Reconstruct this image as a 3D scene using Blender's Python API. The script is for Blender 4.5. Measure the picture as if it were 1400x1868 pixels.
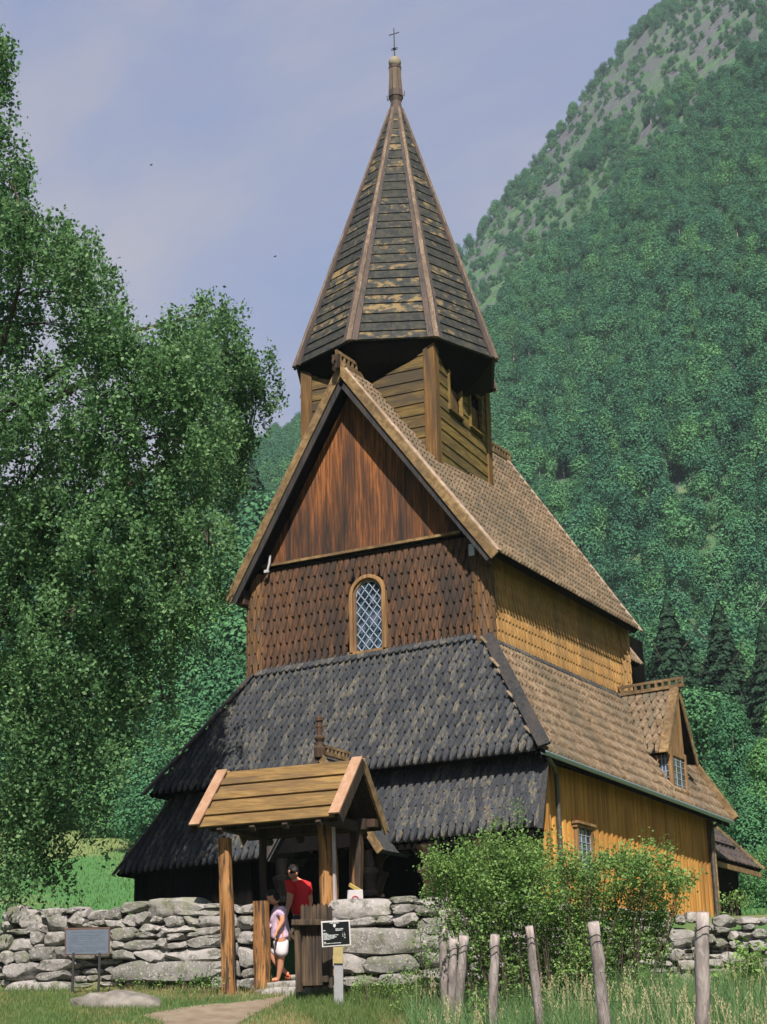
import bpy, bmesh, math, random
import numpy as np
from mathutils import Vector, Matrix, Quaternion
random.seed(7); rng = np.random.default_rng(7)
for o in list(bpy.data.objects): bpy.data.objects.remove(o)
SC = bpy.context.scene; COL = SC.collection
R_ = math.radians
# ------------------------------------------------------------------ camera
F = 3056.7; CX, CY = 700.0, 934.0
CAMP = np.array([16.6452, -28.9138, -2.7111]); YAW, PITCH, ROLL = -0.50993, 0.31777, -0.0241
cy_, sy_, cp_, sp_, cr_, sr_ = math.cos(YAW), math.sin(YAW), math.cos(PITCH), math.sin(PITCH), math.cos(ROLL), math.sin(ROLL)
FW = np.array([sy_*cp_, cy_*cp_, sp_]); _r = np.array([cy_, -sy_, 0.0]); _u = np.cross(_r, FW)
RT = _r*cr_ + _u*sr_; UP = _u*cr_ - _r*sr_
cam = bpy.data.cameras.new('camera'); cam.sensor_fit = 'VERTICAL'; cam.sensor_height = 36; cam.lens = 36*F/1868
cam.clip_start = .1; cam.clip_end = 6000
camo = bpy.data.objects.new('camera', cam); COL.objects.link(camo)
M = Matrix.Identity(4)
for i in range(3):
    M[i][0] = RT[i]; M[i][1] = UP[i]; M[i][2] = -FW[i]; M[i][3] = CAMP[i]
camo.matrix_world = M; SC.camera = camo
def ray(x, y): return FW + RT*(x-CX)/F + UP*(CY-y)/F
def at(x, y, ax, v):
    d = ray(x, y); return CAMP + d*((v-CAMP[ax])/d[ax])
def dist(x, y, D): return CAMP + ray(x, y)*D
def atp(x, y, P, N):
    d = ray(x, y); return CAMP + d*(np.dot(np.array(P)-CAMP, N)/np.dot(d, N))
HV = np.array([sy_, cy_]); SV = np.array([cy_, -sy_])     # horizontal forward / sideways
# ------------------------------------------------------------------ light
SUN_EL = R_(44); sun_dir = np.array([.52, -.854, 0]); sun_dir /= np.linalg.norm(sun_dir)
sd = np.array([sun_dir[0]*math.cos(SUN_EL), sun_dir[1]*math.cos(SUN_EL), math.sin(SUN_EL)])
sun = bpy.data.lights.new('sun', 'SUN'); sun.energy = 5.0; sun.angle = R_(.5); sun.color = (1, .93, .82)
suno = bpy.data.objects.new('sun', sun); COL.objects.link(suno); suno.location = (20, -40, 50)
suno.rotation_euler = Vector(sd).to_track_quat('Z', 'Y').to_euler()
W = bpy.data.worlds.new('World'); SC.world = W; W.use_nodes = True
nt = W.node_tree; nt.nodes.clear()
def N_(nt, t, **k):
    n = nt.nodes.new(t)
    for a, b in k.items():
        if a == 'i':
            for q, v in b.items(): n.inputs[q].default_value = v
        else: setattr(n, a, b)
    return n
def ramp(nt, stops, interp='LINEAR'):
    n = nt.nodes.new('ShaderNodeValToRGB'); e = n.color_ramp.elements; n.color_ramp.interpolation = interp
    while len(e) < len(stops): e.new(.5)
    for k, (p, c) in enumerate(stops):
        e[k].position = p; e[k].color = c if len(c) == 4 else (*c, 1)
    return n
sky = N_(nt, 'ShaderNodeTexSky', sky_type='NISHITA', sun_disc=False, sun_elevation=SUN_EL, sun_rotation=math.atan2(sun_dir[0], sun_dir[1]), air_density=1.0, dust_density=1.2, ozone_density=2.2)
tc = N_(nt, 'ShaderNodeTexCoord'); mp = N_(nt, 'ShaderNodeMapping'); mp.inputs['Scale'].default_value = (1, 1, 1.5); mp.inputs['Rotation'].default_value = (.3, .5, .2)
no = N_(nt, 'ShaderNodeTexNoise', i={'Scale': 2.3, 'Detail': 7.0, 'Roughness': .55, 'Distortion': .5})
rp = ramp(nt, [(.37, (0, 0, 0)), (.60, (1, 1, 1))], 'EASE')
sx = N_(nt, 'ShaderNodeSeparateXYZ'); el = ramp(nt, [(0, (1, 1, 1)), (.58, (.95, .95, .95)), (.78, (.12, .12, .12)), (1, (.05, .05, .05))])
hz = N_(nt, 'ShaderNodeMix', data_type='RGBA'); hz.inputs['B'].default_value = (2.25, 2.8, 4.95, 1)       # pale blue low sky
mx = N_(nt, 'ShaderNodeMix', data_type='RGBA'); mx.inputs['B'].default_value = (4.1, 3.9, 4.6, 1)          # thin lilac-grey cloud
ml = N_(nt, 'ShaderNodeMath', operation='MULTIPLY')
bg = N_(nt, 'ShaderNodeBackground', i={'Strength': .05}); wo = N_(nt, 'ShaderNodeOutputWorld')
L = nt.links.new
L(tc.outputs['Generated'], mp.inputs[0]); L(tc.outputs['Generated'], sx.inputs[0]); L(sx.outputs[2], el.inputs[0]); dp = N_(nt, 'ShaderNodeVectorMath', operation='DOT_PRODUCT'); dp.inputs[1].default_value = (-.49, .87, 0); L(tc.outputs['Generated'], dp.inputs[0]); ar = ramp(nt, [(.0, (.3, .3, .3)), (.5, (1, 1, 1))]); L(dp.outputs['Value'], ar.inputs[0]); em = N_(nt, 'ShaderNodeMath', operation='MULTIPLY'); L(el.outputs[0], em.inputs[0]); L(ar.outputs[0], em.inputs[1]); L(mp.outputs[0], no.inputs[0]); L(no.outputs[0], rp.inputs[0])
L(rp.outputs[0], ml.inputs[0]); L(em.outputs[0], ml.inputs[1]); L(sky.outputs[0], hz.inputs['A']); L(em.outputs[0], hz.inputs['Factor'])
L(hz.outputs['Result'], mx.inputs['A']); L(ml.outputs[0], mx.inputs['Factor']); L(mx.outputs['Result'], bg.inputs[0]); L(bg.outputs[0], wo.inputs[0])
SC.view_settings.view_transform = 'Standard'; SC.view_settings.look = 'None'; SC.view_settings.exposure = 1.06; SC.view_settings.gamma = 1
SC.render.engine = 'CYCLES'
SC.cycles.max_bounces = 5; SC.cycles.diffuse_bounces = 2; SC.cycles.glossy_bounces = 2; SC.cycles.transmission_bounces = 3; SC.cycles.transparent_max_bounces = 6
# ------------------------------------------------------------------ materials
def newmat(name):
    m = bpy.data.materials.new(name); m.use_nodes = True; t = m.node_tree; t.nodes.clear()
    out = t.nodes.new('ShaderNodeOutputMaterial'); b = t.nodes.new('ShaderNodeBsdfPrincipled'); t.links.new(b.outputs[0], out.inputs[0])
    b.inputs['Roughness'].default_value = .8; b.inputs['Specular IOR Level'].default_value = .25
    return m, t, b
def coord(t, scale, space='Object', rot=(0, 0, 0)):
    c = t.nodes.new('ShaderNodeTexCoord'); m = t.nodes.new('ShaderNodeMapping')
    m.inputs['Scale'].default_value = scale; m.inputs['Rotation'].default_value = rot
    t.links.new(c.outputs[space], m.inputs[0]); return m.outputs[0]
def noise(t, vec, sc=1.0, det=3.0, ro=.55, dis=0.0):
    n = N_(t, 'ShaderNodeTexNoise', i={'Scale': sc, 'Detail': det, 'Roughness': ro, 'Distortion': dis}); t.links.new(vec, n.inputs[0]); return n.outputs[0]
def mix(t, f, a, b, bt='MIX'):
    n = N_(t, 'ShaderNodeMix', data_type='RGBA', blend_type=bt)
    for s, v in (('Factor', f), ('A', a), ('B', b)):
        if isinstance(v, (int, float)): n.inputs[s].default_value = v
        elif isinstance(v, tuple): n.inputs[s].default_value = (*v, 1) if len(v) == 3 else v
        else: t.links.new(v, n.inputs[s])
    return n.outputs['Result']
def math_(t, op, a, b=0.0):
    n = N_(t, 'ShaderNodeMath', operation=op)
    for k, v in ((0, a), (1, b)):
        if isinstance(v, (int, float)): n.inputs[k].default_value = v
        else: t.links.new(v, n.inputs[k])
    return n.outputs[0]
def rmp(t, v, stops, interp='LINEAR'):
    r = ramp(t, stops, interp); t.links.new(v, r.inputs[0]); return r.outputs[0]
def bump(t, b, h, s=.5, d=.02):
    n = N_(t, 'ShaderNodeBump', i={'Strength': s, 'Distance': d}); t.links.new(h, n.inputs['Height']); t.links.new(n.outputs[0], b.inputs['Normal'])
def g3(v): return (v, v, v)
GR = {'Z': (26, 26, 1.3), 'X': (1.3, 26, 26), 'Y': (26, 1.3, 26), 'N': (7, 7, 7)}
def wood(name, base, light, dark, grain='Z', lo=.42, hi=.6, patch=.5, rnd=.35, psc=1.2, pscale=None, plo=.42, phi=.62, rough=.82, rot=(0, 0, 0), mul=1.0, isl_=.5, zd=None, gain=.72):
    """weathered timber: fine grain between base and light, larger weather patches towards dark, each board its own tone"""
    m, t, b = newmat(name)
    g = GR[grain]; v = coord(t, tuple(q*mul for q in g), rot=rot)
    n1 = noise(t, v, 1.0, 4, .6, .6)
    c = mix(t, rmp(t, n1, [(lo, (0, 0, 0)), (hi, (1, 1, 1))]), base, light)
    v2 = coord(t, pscale or tuple(max(.5, q/9) for q in g), rot=rot)
    n2 = noise(t, v2, psc, 4, .65, .3)
    geo = t.nodes.new('ShaderNodeNewGeometry'); isl = geo.outputs['Random Per Island']
    n2b = math_(t, 'ADD', n2, math_(t, 'MULTIPLY', math_(t, 'SUBTRACT', isl, .5), rnd*isl_))
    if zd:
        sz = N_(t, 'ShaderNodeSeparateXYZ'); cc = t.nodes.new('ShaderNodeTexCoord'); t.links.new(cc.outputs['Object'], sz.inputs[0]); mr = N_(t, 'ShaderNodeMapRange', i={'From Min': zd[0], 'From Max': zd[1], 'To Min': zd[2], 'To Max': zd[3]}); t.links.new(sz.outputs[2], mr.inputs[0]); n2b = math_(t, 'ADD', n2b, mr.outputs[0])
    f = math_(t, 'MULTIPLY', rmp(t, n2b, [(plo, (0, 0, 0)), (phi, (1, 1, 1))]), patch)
    c = mix(t, f, c, dark)
    k = math_(t, 'ADD', (1-rnd*.5)*gain, math_(t, 'MULTIPLY', isl, rnd*gain))
    c = mix(t, 1.0, c, k, 'MULTIPLY')
    t.links.new(c, b.inputs['Base Color']); b.inputs['Roughness'].default_value = rough
    bump(t, b, n1, .5, .012)
    return m
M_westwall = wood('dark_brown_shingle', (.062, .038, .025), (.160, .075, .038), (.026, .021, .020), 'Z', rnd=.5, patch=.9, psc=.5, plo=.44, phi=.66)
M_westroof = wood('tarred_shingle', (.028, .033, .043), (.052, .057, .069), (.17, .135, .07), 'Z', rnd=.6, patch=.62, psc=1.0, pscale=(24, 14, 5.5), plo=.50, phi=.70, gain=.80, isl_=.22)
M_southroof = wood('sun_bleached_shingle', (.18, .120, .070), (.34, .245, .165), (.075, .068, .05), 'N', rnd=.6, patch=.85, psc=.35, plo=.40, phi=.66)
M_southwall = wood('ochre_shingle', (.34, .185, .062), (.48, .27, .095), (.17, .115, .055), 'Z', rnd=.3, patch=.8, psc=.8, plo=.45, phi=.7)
M_column = wood('brown_shingled_column', (.11, .06, .03), (.22, .11, .035), (.05, .035, .03), 'Z', rnd=.5, patch=.8)
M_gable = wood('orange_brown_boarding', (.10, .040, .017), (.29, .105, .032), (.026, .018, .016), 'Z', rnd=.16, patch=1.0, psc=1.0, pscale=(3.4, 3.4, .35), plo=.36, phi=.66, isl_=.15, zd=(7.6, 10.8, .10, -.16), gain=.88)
M_barge = wood('weathered_tan_board', (.17, .105, .045), (.31, .205, .10), (.075, .05, .032), 'N', rnd=.2, patch=.7)
M_bargepink = wood('bleached_verge_board', (.40, .27, .20), (.55, .42, .33), (.22, .16, .12), 'N', rnd=.2, patch=.6)
M_blackwood = wood('shade_black_tarred_wood', (.006, .0055, .0055), (.014, .012, .011), (.004, .004, .004), 'Z', rnd=.4)  # tarred wood taken blacker to carry the deep shade under roofs and porch
M_tower = wood('olive_tower_board', (.105, .068, .022), (.19, .125, .04), (.045, .035, .025), 'X', rnd=.45, patch=.9, psc=1.0)
M_towerS = wood('olive_tower_board_south', (.13, .085, .022), (.24, .165, .045), (.055, .042, .02), 'Y', rnd=.35, patch=.8, psc=1.0)
M_post = wood('brown_corner_post', (.13, .065, .022), (.22, .12, .04), (.06, .045, .03), 'Z', rnd=.2, patch=.8)
M_spire = wood('spire_board', (.026, .030, .034), (.06, .058, .046), (.24, .165, .075), 'N', rnd=.35, patch=.85, psc=1.0, pscale=(4.5, 4.5, 8), plo=.565, phi=.66)
M_hip = wood('hip_board', (.17, .115, .075), (.33, .24, .175), (.055, .045, .042), 'Z', rnd=.3, patch=.6, mul=1.6)
M_charcoal = wood('charcoal_board', (.020, .021, .025), (.045, .044, .046), (.07, .055, .05), 'Z', rnd=.2, patch=.5)
M_hipdark = wood('dark_hip_board', (.035, .035, .042), (.085, .07, .065), (.13, .085, .07), 'Z', rnd=.2, patch=.6)
M_yellow = wood('golden_tarred_boarding', (.47, .215, .045), (.62, .32, .08), (.22, .10, .03), 'Z', rnd=.22, patch=.85, psc=1.0, pscale=(2.4, 2.4, .25), plo=.44, phi=.74)
M_gatepost = wood('rough_orange_post', (.22, .095, .03), (.42, .215, .08), (.035, .025, .02), 'Z', lo=.4, hi=.6, rnd=.15, patch=.95, psc=1.4, pscale=(9, 9, .9), plo=.50, phi=.60, mul=.8)
M_gateroof = wood('tan_roof_plank', (.20, .115, .04), (.29, .18, .065), (.085, .055, .03), 'X', rnd=.35, patch=.75, psc=1.0)
M_gatebarge = wood('new_pink_board', (.40, .225, .14), (.48, .30, .20), (.28, .16, .095), 'N', rnd=.1, patch=.5)
M_gatepost_shaded = wood('shade_darkened_streaked_post', (.06, .035, .022), (.26, .12, .045), (.02, .016, .014), 'Z', lo=.48, hi=.62, rnd=.1, patch=.8, psc=1.2, pscale=(9, 9, .9), plo=.42, phi=.6, mul=.7)  # back-right post: streaked brown wood with gate-roof shade put into its colour
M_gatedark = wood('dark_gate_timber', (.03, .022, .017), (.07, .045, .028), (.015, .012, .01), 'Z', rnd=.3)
M_picket = wood('weathered_grey_picket', (.06, .042, .03), (.13, .085, .05), (.022, .019, .018), 'Z', rnd=.5, patch=.8)
M_greypost = wood('silver_grey_post', (.36, .30, .29), (.50, .43, .42), (.16, .13, .12), 'Z', rnd=.2, patch=.8, psc=1.6, plo=.48, phi=.68)
M_frame = wood('window_frame_wood', (.24, .13, .055), (.38, .22, .10), (.08, .05, .03), 'Z', rnd=.2, patch=.6)
M_blackwood.node_tree.nodes['Principled BSDF'].inputs['Specular IOR Level'].default_value = .03
M_carved = wood('carved_dark_wood', (.05, .03, .02), (.10, .055, .032), (.02, .016, .013), 'Z', rnd=.2, patch=.7)
def simple(name, col, rough=.6, metal=0.0, var=0.0, sc=8.0, emit=None):
    m, t, b = newmat(name)
    if var:
        n = noise(t, coord(t, (sc, sc, sc)), 1, 4, .6)
        c = mix(t, rmp(t, n, [(.3, (0, 0, 0)), (.7, (1, 1, 1))]), tuple(q*(1-var) for q in col), tuple(min(1, q*(1+var)) for q in col))
        t.links.new(c, b.inputs['Base Color'])
    else: b.inputs['Base Color'].default_value = (*col, 1)
    b.inputs['Roughness'].default_value = rough; b.inputs['Metallic'].default_value = metal
    return m
M_lead = simple('lead_came', (.26, .30, .38), .5, .0, .1)
M_gutter = simple('zinc_gutter', (.30, .38, .46), .4, .2, .1)
M_pipe = simple('dark_downpipe', (.07, .065, .055), .5, .3, .3)
M_iron = simple('dark_iron', (.035, .033, .035), .5, .6)
M_ball = simple('grey_wooden_ball', (.19, .16, .125), .7, 0, .35, 4)
M_white = simple('white_paint', (.58, .55, .56), .6, 0, .05)
M_tape = simple('pale_marker', (.36, .36, .38), .7, 0, .1)
M_ink = simple('black_sign_face', (.012, .013, .016), .35)
M_text = simple('pale_print', (.6, .62, .64), .6)
M_infoboard = simple('grey_blue_board', (.13, .155, .205), .5, 0, .1)
M_infotext = simple('dark_grey_print', (.11, .13, .17), .6)
M_infoframe = simple('brown_board_frame', (.12, .075, .06), .6, 0, .2)
M_red = simple('red_print', (.6, .07, .1), .6)
M_ochre = simple('ochre_stick', (.36, .26, .08), .7, 0, .2)
def glassmat():
    m, t, b = newmat('old_leaded_glass')
    g = t.nodes.new('ShaderNodeNewGeometry'); isl = g.outputs['Random Per Island']
    c = rmp(t, isl, [(0, (.006, .008, .012)), (.35, (.015, .03, .045)), (.7, (.035, .06, .09)), (1, (.09, .10, .15))])
    t.links.new(c, b.inputs['Base Color']); b.inputs['Roughness'].default_value = .12; b.inputs['Specular IOR Level'].default_value = .6
    return m
M_glass = glassmat()
def stonemat():
    m, t, b = newmat('lichened_stone')
    g = t.nodes.new('ShaderNodeNewGeometry'); isl = g.outputs['Random Per Island']
    v = coord(t, (1, 1, 1)); n1 = noise(t, v, 5, 6, .65); n2 = noise(t, v, 22, 5, .7); n3 = noise(t, v, 2.3, 3, .5)
    c = rmp(t, isl, [(0, (.12, .118, .112)), (.5, (.20, .188, .182)), (1, (.30, .275, .27))])
    c = mix(t, rmp(t, n1, [(.5, (0, 0, 0)), (.62, (1, 1, 1))]), c, (.10, .098, .082))
    c = mix(t, rmp(t, n2, [(.56, (0, 0, 0)), (.64, (1, 1, 1))]), c, (.37, .33, .325))
    c = mix(t, math_(t, 'MULTIPLY', rmp(t, n3, [(.52, (0, 0, 0)), (.7, (1, 1, 1))]), .6), c, (.14, .15, .085))
    t.links.new(c, b.inputs['Base Color']); b.inputs['Roughness'].default_value = .9
    bump(t, b, math_(t, 'ADD', n1, math_(t, 'MULTIPLY', n2, .5)), .9, .03)
    return m
M_stone = stonemat()
def leafmat(name, cols, trans=.35, inst=False, sc=.6, rough=.55):
    m = bpy.data.materials.new(name); m.use_nodes = True; t = m.node_tree; t.nodes.clear()
    out = t.nodes.new('ShaderNodeOutputMaterial'); d = t.nodes.new('ShaderNodeBsdfPrincipled'); tr = t.nodes.new('ShaderNodeBsdfTranslucent'); ms = t.nodes.new('ShaderNodeMixShader')
    g = t.nodes.new('ShaderNodeNewGeometry'); isl = g.outputs['Random Per Island']
    n = noise(t, coord(t, (sc, sc, sc)), 1, 3, .6)
    r = math_(t, 'ADD', math_(t, 'MULTIPLY', isl, .55), math_(t, 'MULTIPLY', n, .45))
    c = rmp(t, r, [(.15, cols[0]), (.45, cols[1]), (.8, cols[2]), (.95, cols[3])])
    if inst:
        oi = t.nodes.new('ShaderNodeObjectInfo')
        c = mix(t, 1.0, c, rmp(t, oi.outputs['Random'], inst), 'MULTIPLY')
    t.links.new(c, d.inputs['Base Color']); t.links.new(c, tr.inputs['Color']); d.inputs['Roughness'].default_value = rough; d.inputs['Specular IOR Level'].default_value = .3
    ms.inputs[0].default_value = trans; t.links.new(d.outputs[0], ms.inputs[1]); t.links.new(tr.outputs[0], ms.inputs[2]); t.links.new(ms.outputs[0], out.inputs[0])
    return m
M_birch = leafmat('birch_leaf', [(.040, .095, .045), (.085, .18, .070), (.17, .30, .12), (.40, .46, .22)], .45)
M_rose = leafmat('rose_leaf', [(.075, .14, .045), (.145, .26, .07), (.25, .38, .11), (.46, .40, .13)], .45)
INS = [(0, (.60, .70, .74)), (.3, (.88, .93, .95)), (.7, (1.15, 1.08, .97)), (1, (1.65, 1.38, 1.0))]
M_hillleaf = leafmat('hill_birch_leaf', [(.026, .092, .058), (.044, .145, .080), (.075, .205, .100), (.15, .28, .115)], .25, INS, .3, .9)
M_midleaf = leafmat('edge_tree_leaf', [(.030, .10, .052), (.054, .16, .075), (.095, .225, .092), (.18, .31, .12)], .25, INS, .3, .9)
M_spruce = leafmat('spruce_needle', [(.006, .022, .013), (.011, .036, .019), (.022, .060, .027), (.045, .095, .035)], .1, None, .5, .9)
M_grass = leafmat('grass_blade', [(.048, .088, .027), (.088, .145, .040), (.15, .20, .06), (.31, .26, .11)], .35, None, .8, .6)
M_tallgrass = leafmat('tall_grass_blade', [(.05, .115, .042), (.095, .18, .066), (.155, .24, .092), (.34, .30, .17)], .35, None, 1.2, .6)
def birchbark():
    m, t, b = newmat('birch_bark')
    n = noise(t, coord(t, (3, 3, 14)), 1, 4, .6)
    t.links.new(rmp(t, n, [(.42, (.05, .045, .04)), (.52, (.42, .38, .33))]), b.inputs['Base Color']); return m
M_bark = birchbark()
M_twig = simple('dark_twig', (.05, .035, .028), .9, 0, .3)
M_hilltrunk = simple('pale_trunk', (.30, .28, .25), .9, 0, .3)

# ------------------------------------------------------------------ mesh helper
class MB:
    def __init__(s): s.v = []; s.f = []; s.m = []
    def add(s, vs, fs, mi=0):
        o = len(s.v); s.v += [tuple(map(float, q)) for q in vs]; s.f += [tuple(o+i for i in q) for q in fs]; s.m += [mi]*len(fs); return s
    def box(s, c, sz, ax=None, mi=0, taper=1.0):
        c = np.array(c, float); A = np.eye(3) if ax is None else np.array(ax, float)
        h = np.array(sz, float)/2; vs = []
        for k in (-1, 1):
            tp = taper if k > 0 else 1
            for i, j in ((-1, -1), (1, -1), (1, 1), (-1, 1)): vs.append(c + A[0]*i*h[0]*tp + A[1]*j*h[1]*tp + A[2]*k*h[2])
        return s.add(vs, [(3, 2, 1, 0), (4, 5, 6, 7), (0, 1, 5, 4), (1, 2, 6, 5), (2, 3, 7, 6), (3, 0, 4, 7)], mi)
    def beam(s, a, b, w, h, up=(0, 0, 1), mi=0, taper=1.0, nseg=1, wob=0.0):
        """board from a to b: w across, h along 'up'"""
        a = np.array(a, float); b = np.array(b, float); d = b-a; Ln = np.linalg.norm(d); d /= Ln
        u = np.array(up, float); x = np.cross(d, u); x /= np.linalg.norm(x); u = np.cross(x, d)
        o = len(s.v); vs = []; fs = []
        for k in range(nseg+1):
            t = k/nseg; p = a+(b-a)*t; q = 1+(taper-1)*t
            if wob and 0 < k < nseg: p = p + x*random.uniform(-wob, wob) + u*random.uniform(-wob, wob); q *= 1+random.uniform(-wob, wob)*2
            for i, j in ((-1, -1), (1, -1), (1, 1), (-1, 1)): vs.append(p + x*i*w/2*q + u*j*h/2*q)
        for k in range(nseg):
            for e in range(4):
                f = (e+1) % 4; fs.append((4*k+e, 4*k+f, 4*k+4+f, 4*k+4+e))
        fs += [(3, 2, 1, 0), tuple(4*nseg+i for i in range(4))]
        return s.add(vs, fs, mi)
    def tube(s, pts, rad, n=8, mi=0, cap=True, sq=1.0, wob=0.0):
        P = [np.array(p, float) for p in pts]
        if isinstance(rad, (int, float)): rad = [rad]*len(P)
        vs = []; fs = []; x = None
        for k, p in enumerate(P):
            d = P[min(k+1, len(P)-1)]-P[max(k-1, 0)]; d /= (np.linalg.norm(d)+1e-9)
            if x is None:
                r = np.array([1, 0, 0.]) if abs(d[0]) < .8 else np.array([0, 1, 0.])
                x = np.cross(d, r)
            x = x - d*np.dot(x, d); x /= np.linalg.norm(x); y = np.cross(d, x)
            for i in range(n):
                a = 2*math.pi*i/n; rr = rad[k]*(1+random.uniform(-wob, wob))
                vs.append(p + (x*math.cos(a)+y*math.sin(a)*sq)*rr)
        for k in range(len(P)-1):
            for i in range(n):
                j = (i+1) % n; fs.append((k*n+i, k*n+j, (k+1)*n+j, (k+1)*n+i))
        if cap: fs += [tuple(range(n-1, -1, -1)), tuple((len(P)-1)*n+i for i in range(n))]
        return s.add(vs, fs, mi)
    def lathe(s, c, prof, n=16, mi=0):
        return s.tube([(c[0], c[1], c[2]+z) for r, z in prof], [max(r, .001) for r, z in prof], n, mi)
    def plate(s, poly, N, t, mi=0):
        """polygon (3D points) extruded by t along -N"""
        P = [np.array(q, float) for q in poly]; N = np.array(N, float); n = len(P)
        vs = P + [q-N*t for q in P]
        fs = [tuple(range(n)), tuple(range(2*n-1, n-1, -1))] + [(i, n+i, n+(i+1) % n, (i+1) % n) for i in range(n)]
        return s.add(vs, fs, mi)
    def build(s, name, mats, parent=None, smooth=False, bevel=0, origin=None, sharp=0):
        og = np.array(parent['_o']) if parent is not None else (np.array(origin, float) if origin is not None else np.zeros(3))
        me = bpy.data.meshes.new(name); V = np.array(s.v)-og
        me.from_pydata(V.tolist(), [], s.f)
        if not isinstance(mats, (list, tuple)): mats = [mats]
        for m in mats: me.materials.append(m)
        if len(mats) > 1: me.polygons.foreach_set('material_index', s.m)
        if smooth: me.polygons.foreach_set('use_smooth', [True]*len(me.polygons))
        me.update()
        if smooth and sharp: me.set_sharp_from_angle(angle=sharp)
        bm = bmesh.new(); bm.from_mesh(me); bmesh.ops.recalc_face_normals(bm, faces=bm.faces); bm.to_mesh(me); bm.free()
        o = bpy.data.objects.new(name, me); COL.objects.link(o)
        if parent is not None: o.parent = parent; o['_o'] = list(map(float, og))
        else: o.location = og; o['_o'] = list(map(float, og))
        if bevel:
            b = o.modifiers.new('bevel', 'BEVEL'); b.width = bevel; b.segments = 2; b.limit_method = 'ANGLE'
        return o
def thing(name, label, cat, loc, group=None):
    o = bpy.data.objects.new(name, None); COL.objects.link(o); o.location = loc; o['_o'] = list(map(float, loc))
    o['label'] = label; o['category'] = cat
    if group: o['group'] = group
    return o
def tag(o, label, cat, group=None, kind=None):
    if label: o['label'] = label
    if cat: o['category'] = cat
    if group: o['group'] = group
    if kind: o['kind'] = kind
    return o
def copy_tree(o, parent=None):
    c = o.copy(); COL.objects.link(c)
    if parent is not None: c.parent = parent
    for ch in list(o.children): copy_tree(ch, c)
    return c
def fastmesh(name, V, Fq, mat, smooth=False):
    """numpy verts (N,3), quads (M,4)"""
    me = bpy.data.meshes.new(name); me.vertices.add(len(V)); me.vertices.foreach_set('co', np.asarray(V, np.float32).ravel())
    k = Fq.shape[1]
    me.loops.add(Fq.size); me.loops.foreach_set('vertex_index', Fq.astype(np.int32).ravel())
    me.polygons.add(len(Fq)); me.polygons.foreach_set('loop_start', np.arange(0, Fq.size, k, dtype=np.int32)); me.polygons.foreach_set('loop_total', np.full(len(Fq), k, np.int32))
    if smooth: me.polygons.foreach_set('use_smooth', np.ones(len(Fq), bool))
    me.materials.append(mat); me.update(calc_edges=True); me.validate()
    return me
def leafmesh(name, P, size, mat, up=.3, asp=.62, droop=0.0):
    """one small folded diamond leaf per point"""
    n = len(P); P = np.asarray(P, float)
    nrm = rng.normal(size=(n, 3)); nrm[:, 2] = np.abs(nrm[:, 2])+up; nrm /= np.linalg.norm(nrm, axis=1)[:, None]
    a = rng.normal(size=(n, 3)); a[:, 2] -= droop; a -= nrm*(a*nrm).sum(1)[:, None]; a /= np.linalg.norm(a, axis=1)[:, None]
    b = np.cross(nrm, a); sz = (size*rng.uniform(.6, 1.35, n))[:, None]
    V = np.stack([P-a*sz*.5, P+b*sz*asp*.5-a*sz*.08+nrm*sz*.08, P+a*sz*.5, P-b*sz*asp*.5-a*sz*.08+nrm*sz*.08], 1).reshape(-1, 3)
    Fq = np.arange(4*n).reshape(n, 4)
    return fastmesh(name, V, Fq, mat)

# ------------------------------------------------------------------ ground levels
FLb = dist(420, 1812, 27.3); AL = R_(7); G1 = np.array([math.cos(AL), math.sin(AL), 0]); G2 = np.array([-math.sin(AL), math.cos(AL), 0])
def GT(l, d, z): return FLb + G1*l + G2*d + np.array([0, 0, z])
WL = [GT(-14, .55, 0)[:2], GT(.10, .55, 0)[:2]]                    # left wall face line
p1 = dist(600, 1760, 27.1)[:2]; p2 = dist(790, 1760, 26.5)[:2]; p3 = dist(1230, 1760, 26.0)[:2]; p4 = dist(1460, 1760, 25.8)[:2]; p5 = p4+(p4-p3)*3
WR = [p1, p2, p3, p4, p5]
LINE = WL + WR
def sdline(x, y):
    """signed distance behind (+) / in front (-) of the wall line, vectorised"""
    best = np.full(np.shape(x), 1e9); sg = np.ones(np.shape(x))
    for a, b in zip(LINE[:-1], LINE[1:]):
        d = b-a; L2 = d@d; t = np.clip(((x-a[0])*d[0]+(y-a[1])*d[1])/L2, 0, 1)
        qx = x-a[0]-t*d[0]; qy = y-a[1]-t*d[1]; ds = np.hypot(qx, qy); cr = d[0]*qy-d[1]*qx
        m = ds < best; best = np.where(m, ds, best); sg = np.where(m, np.sign(cr), sg)
    return best*sg
FR_ = ([0, 10, 18, 22, 25, 28.5, 32, 40], [-4.3, -4.1, -3.35, -2.75, -2.2, -1.57, -1.38, -1.2])
BK_ = ([0, 28, 31, 36, 45, 60, 80, 110, 150, 200], [-.6, -.6, -.5, -.25, .5, 2.2, 6.0, 12.8, 24, 35])
CR = ([-180, -90, -60, -44, -38, -32.3, -26.3, -18.1, -13.8, 0, 30, 90, 180], [6, 9, 12, 15, 18.5, 21.0, 26.3, 34.0, 37, 39, 36, 20, 6])
RC = ([-180, -90, -60, -44, -38, -32.3, -26.3, -18.1, -13.8, 0, 30, 90, 180], [500, 500, 420, 430, 470, 520, 600, 740, 800, 860, 860, 600, 500])
def hn(x, y, s, k=0):
    return (np.sin(x/s+1.3*k)*np.cos(y/s*1.1-k)+.5*np.sin(x/s*2.3+y/s*1.7+k*2)+.3*np.cos(x/s*4.1-y/s*3.7+k))/1.8
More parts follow.
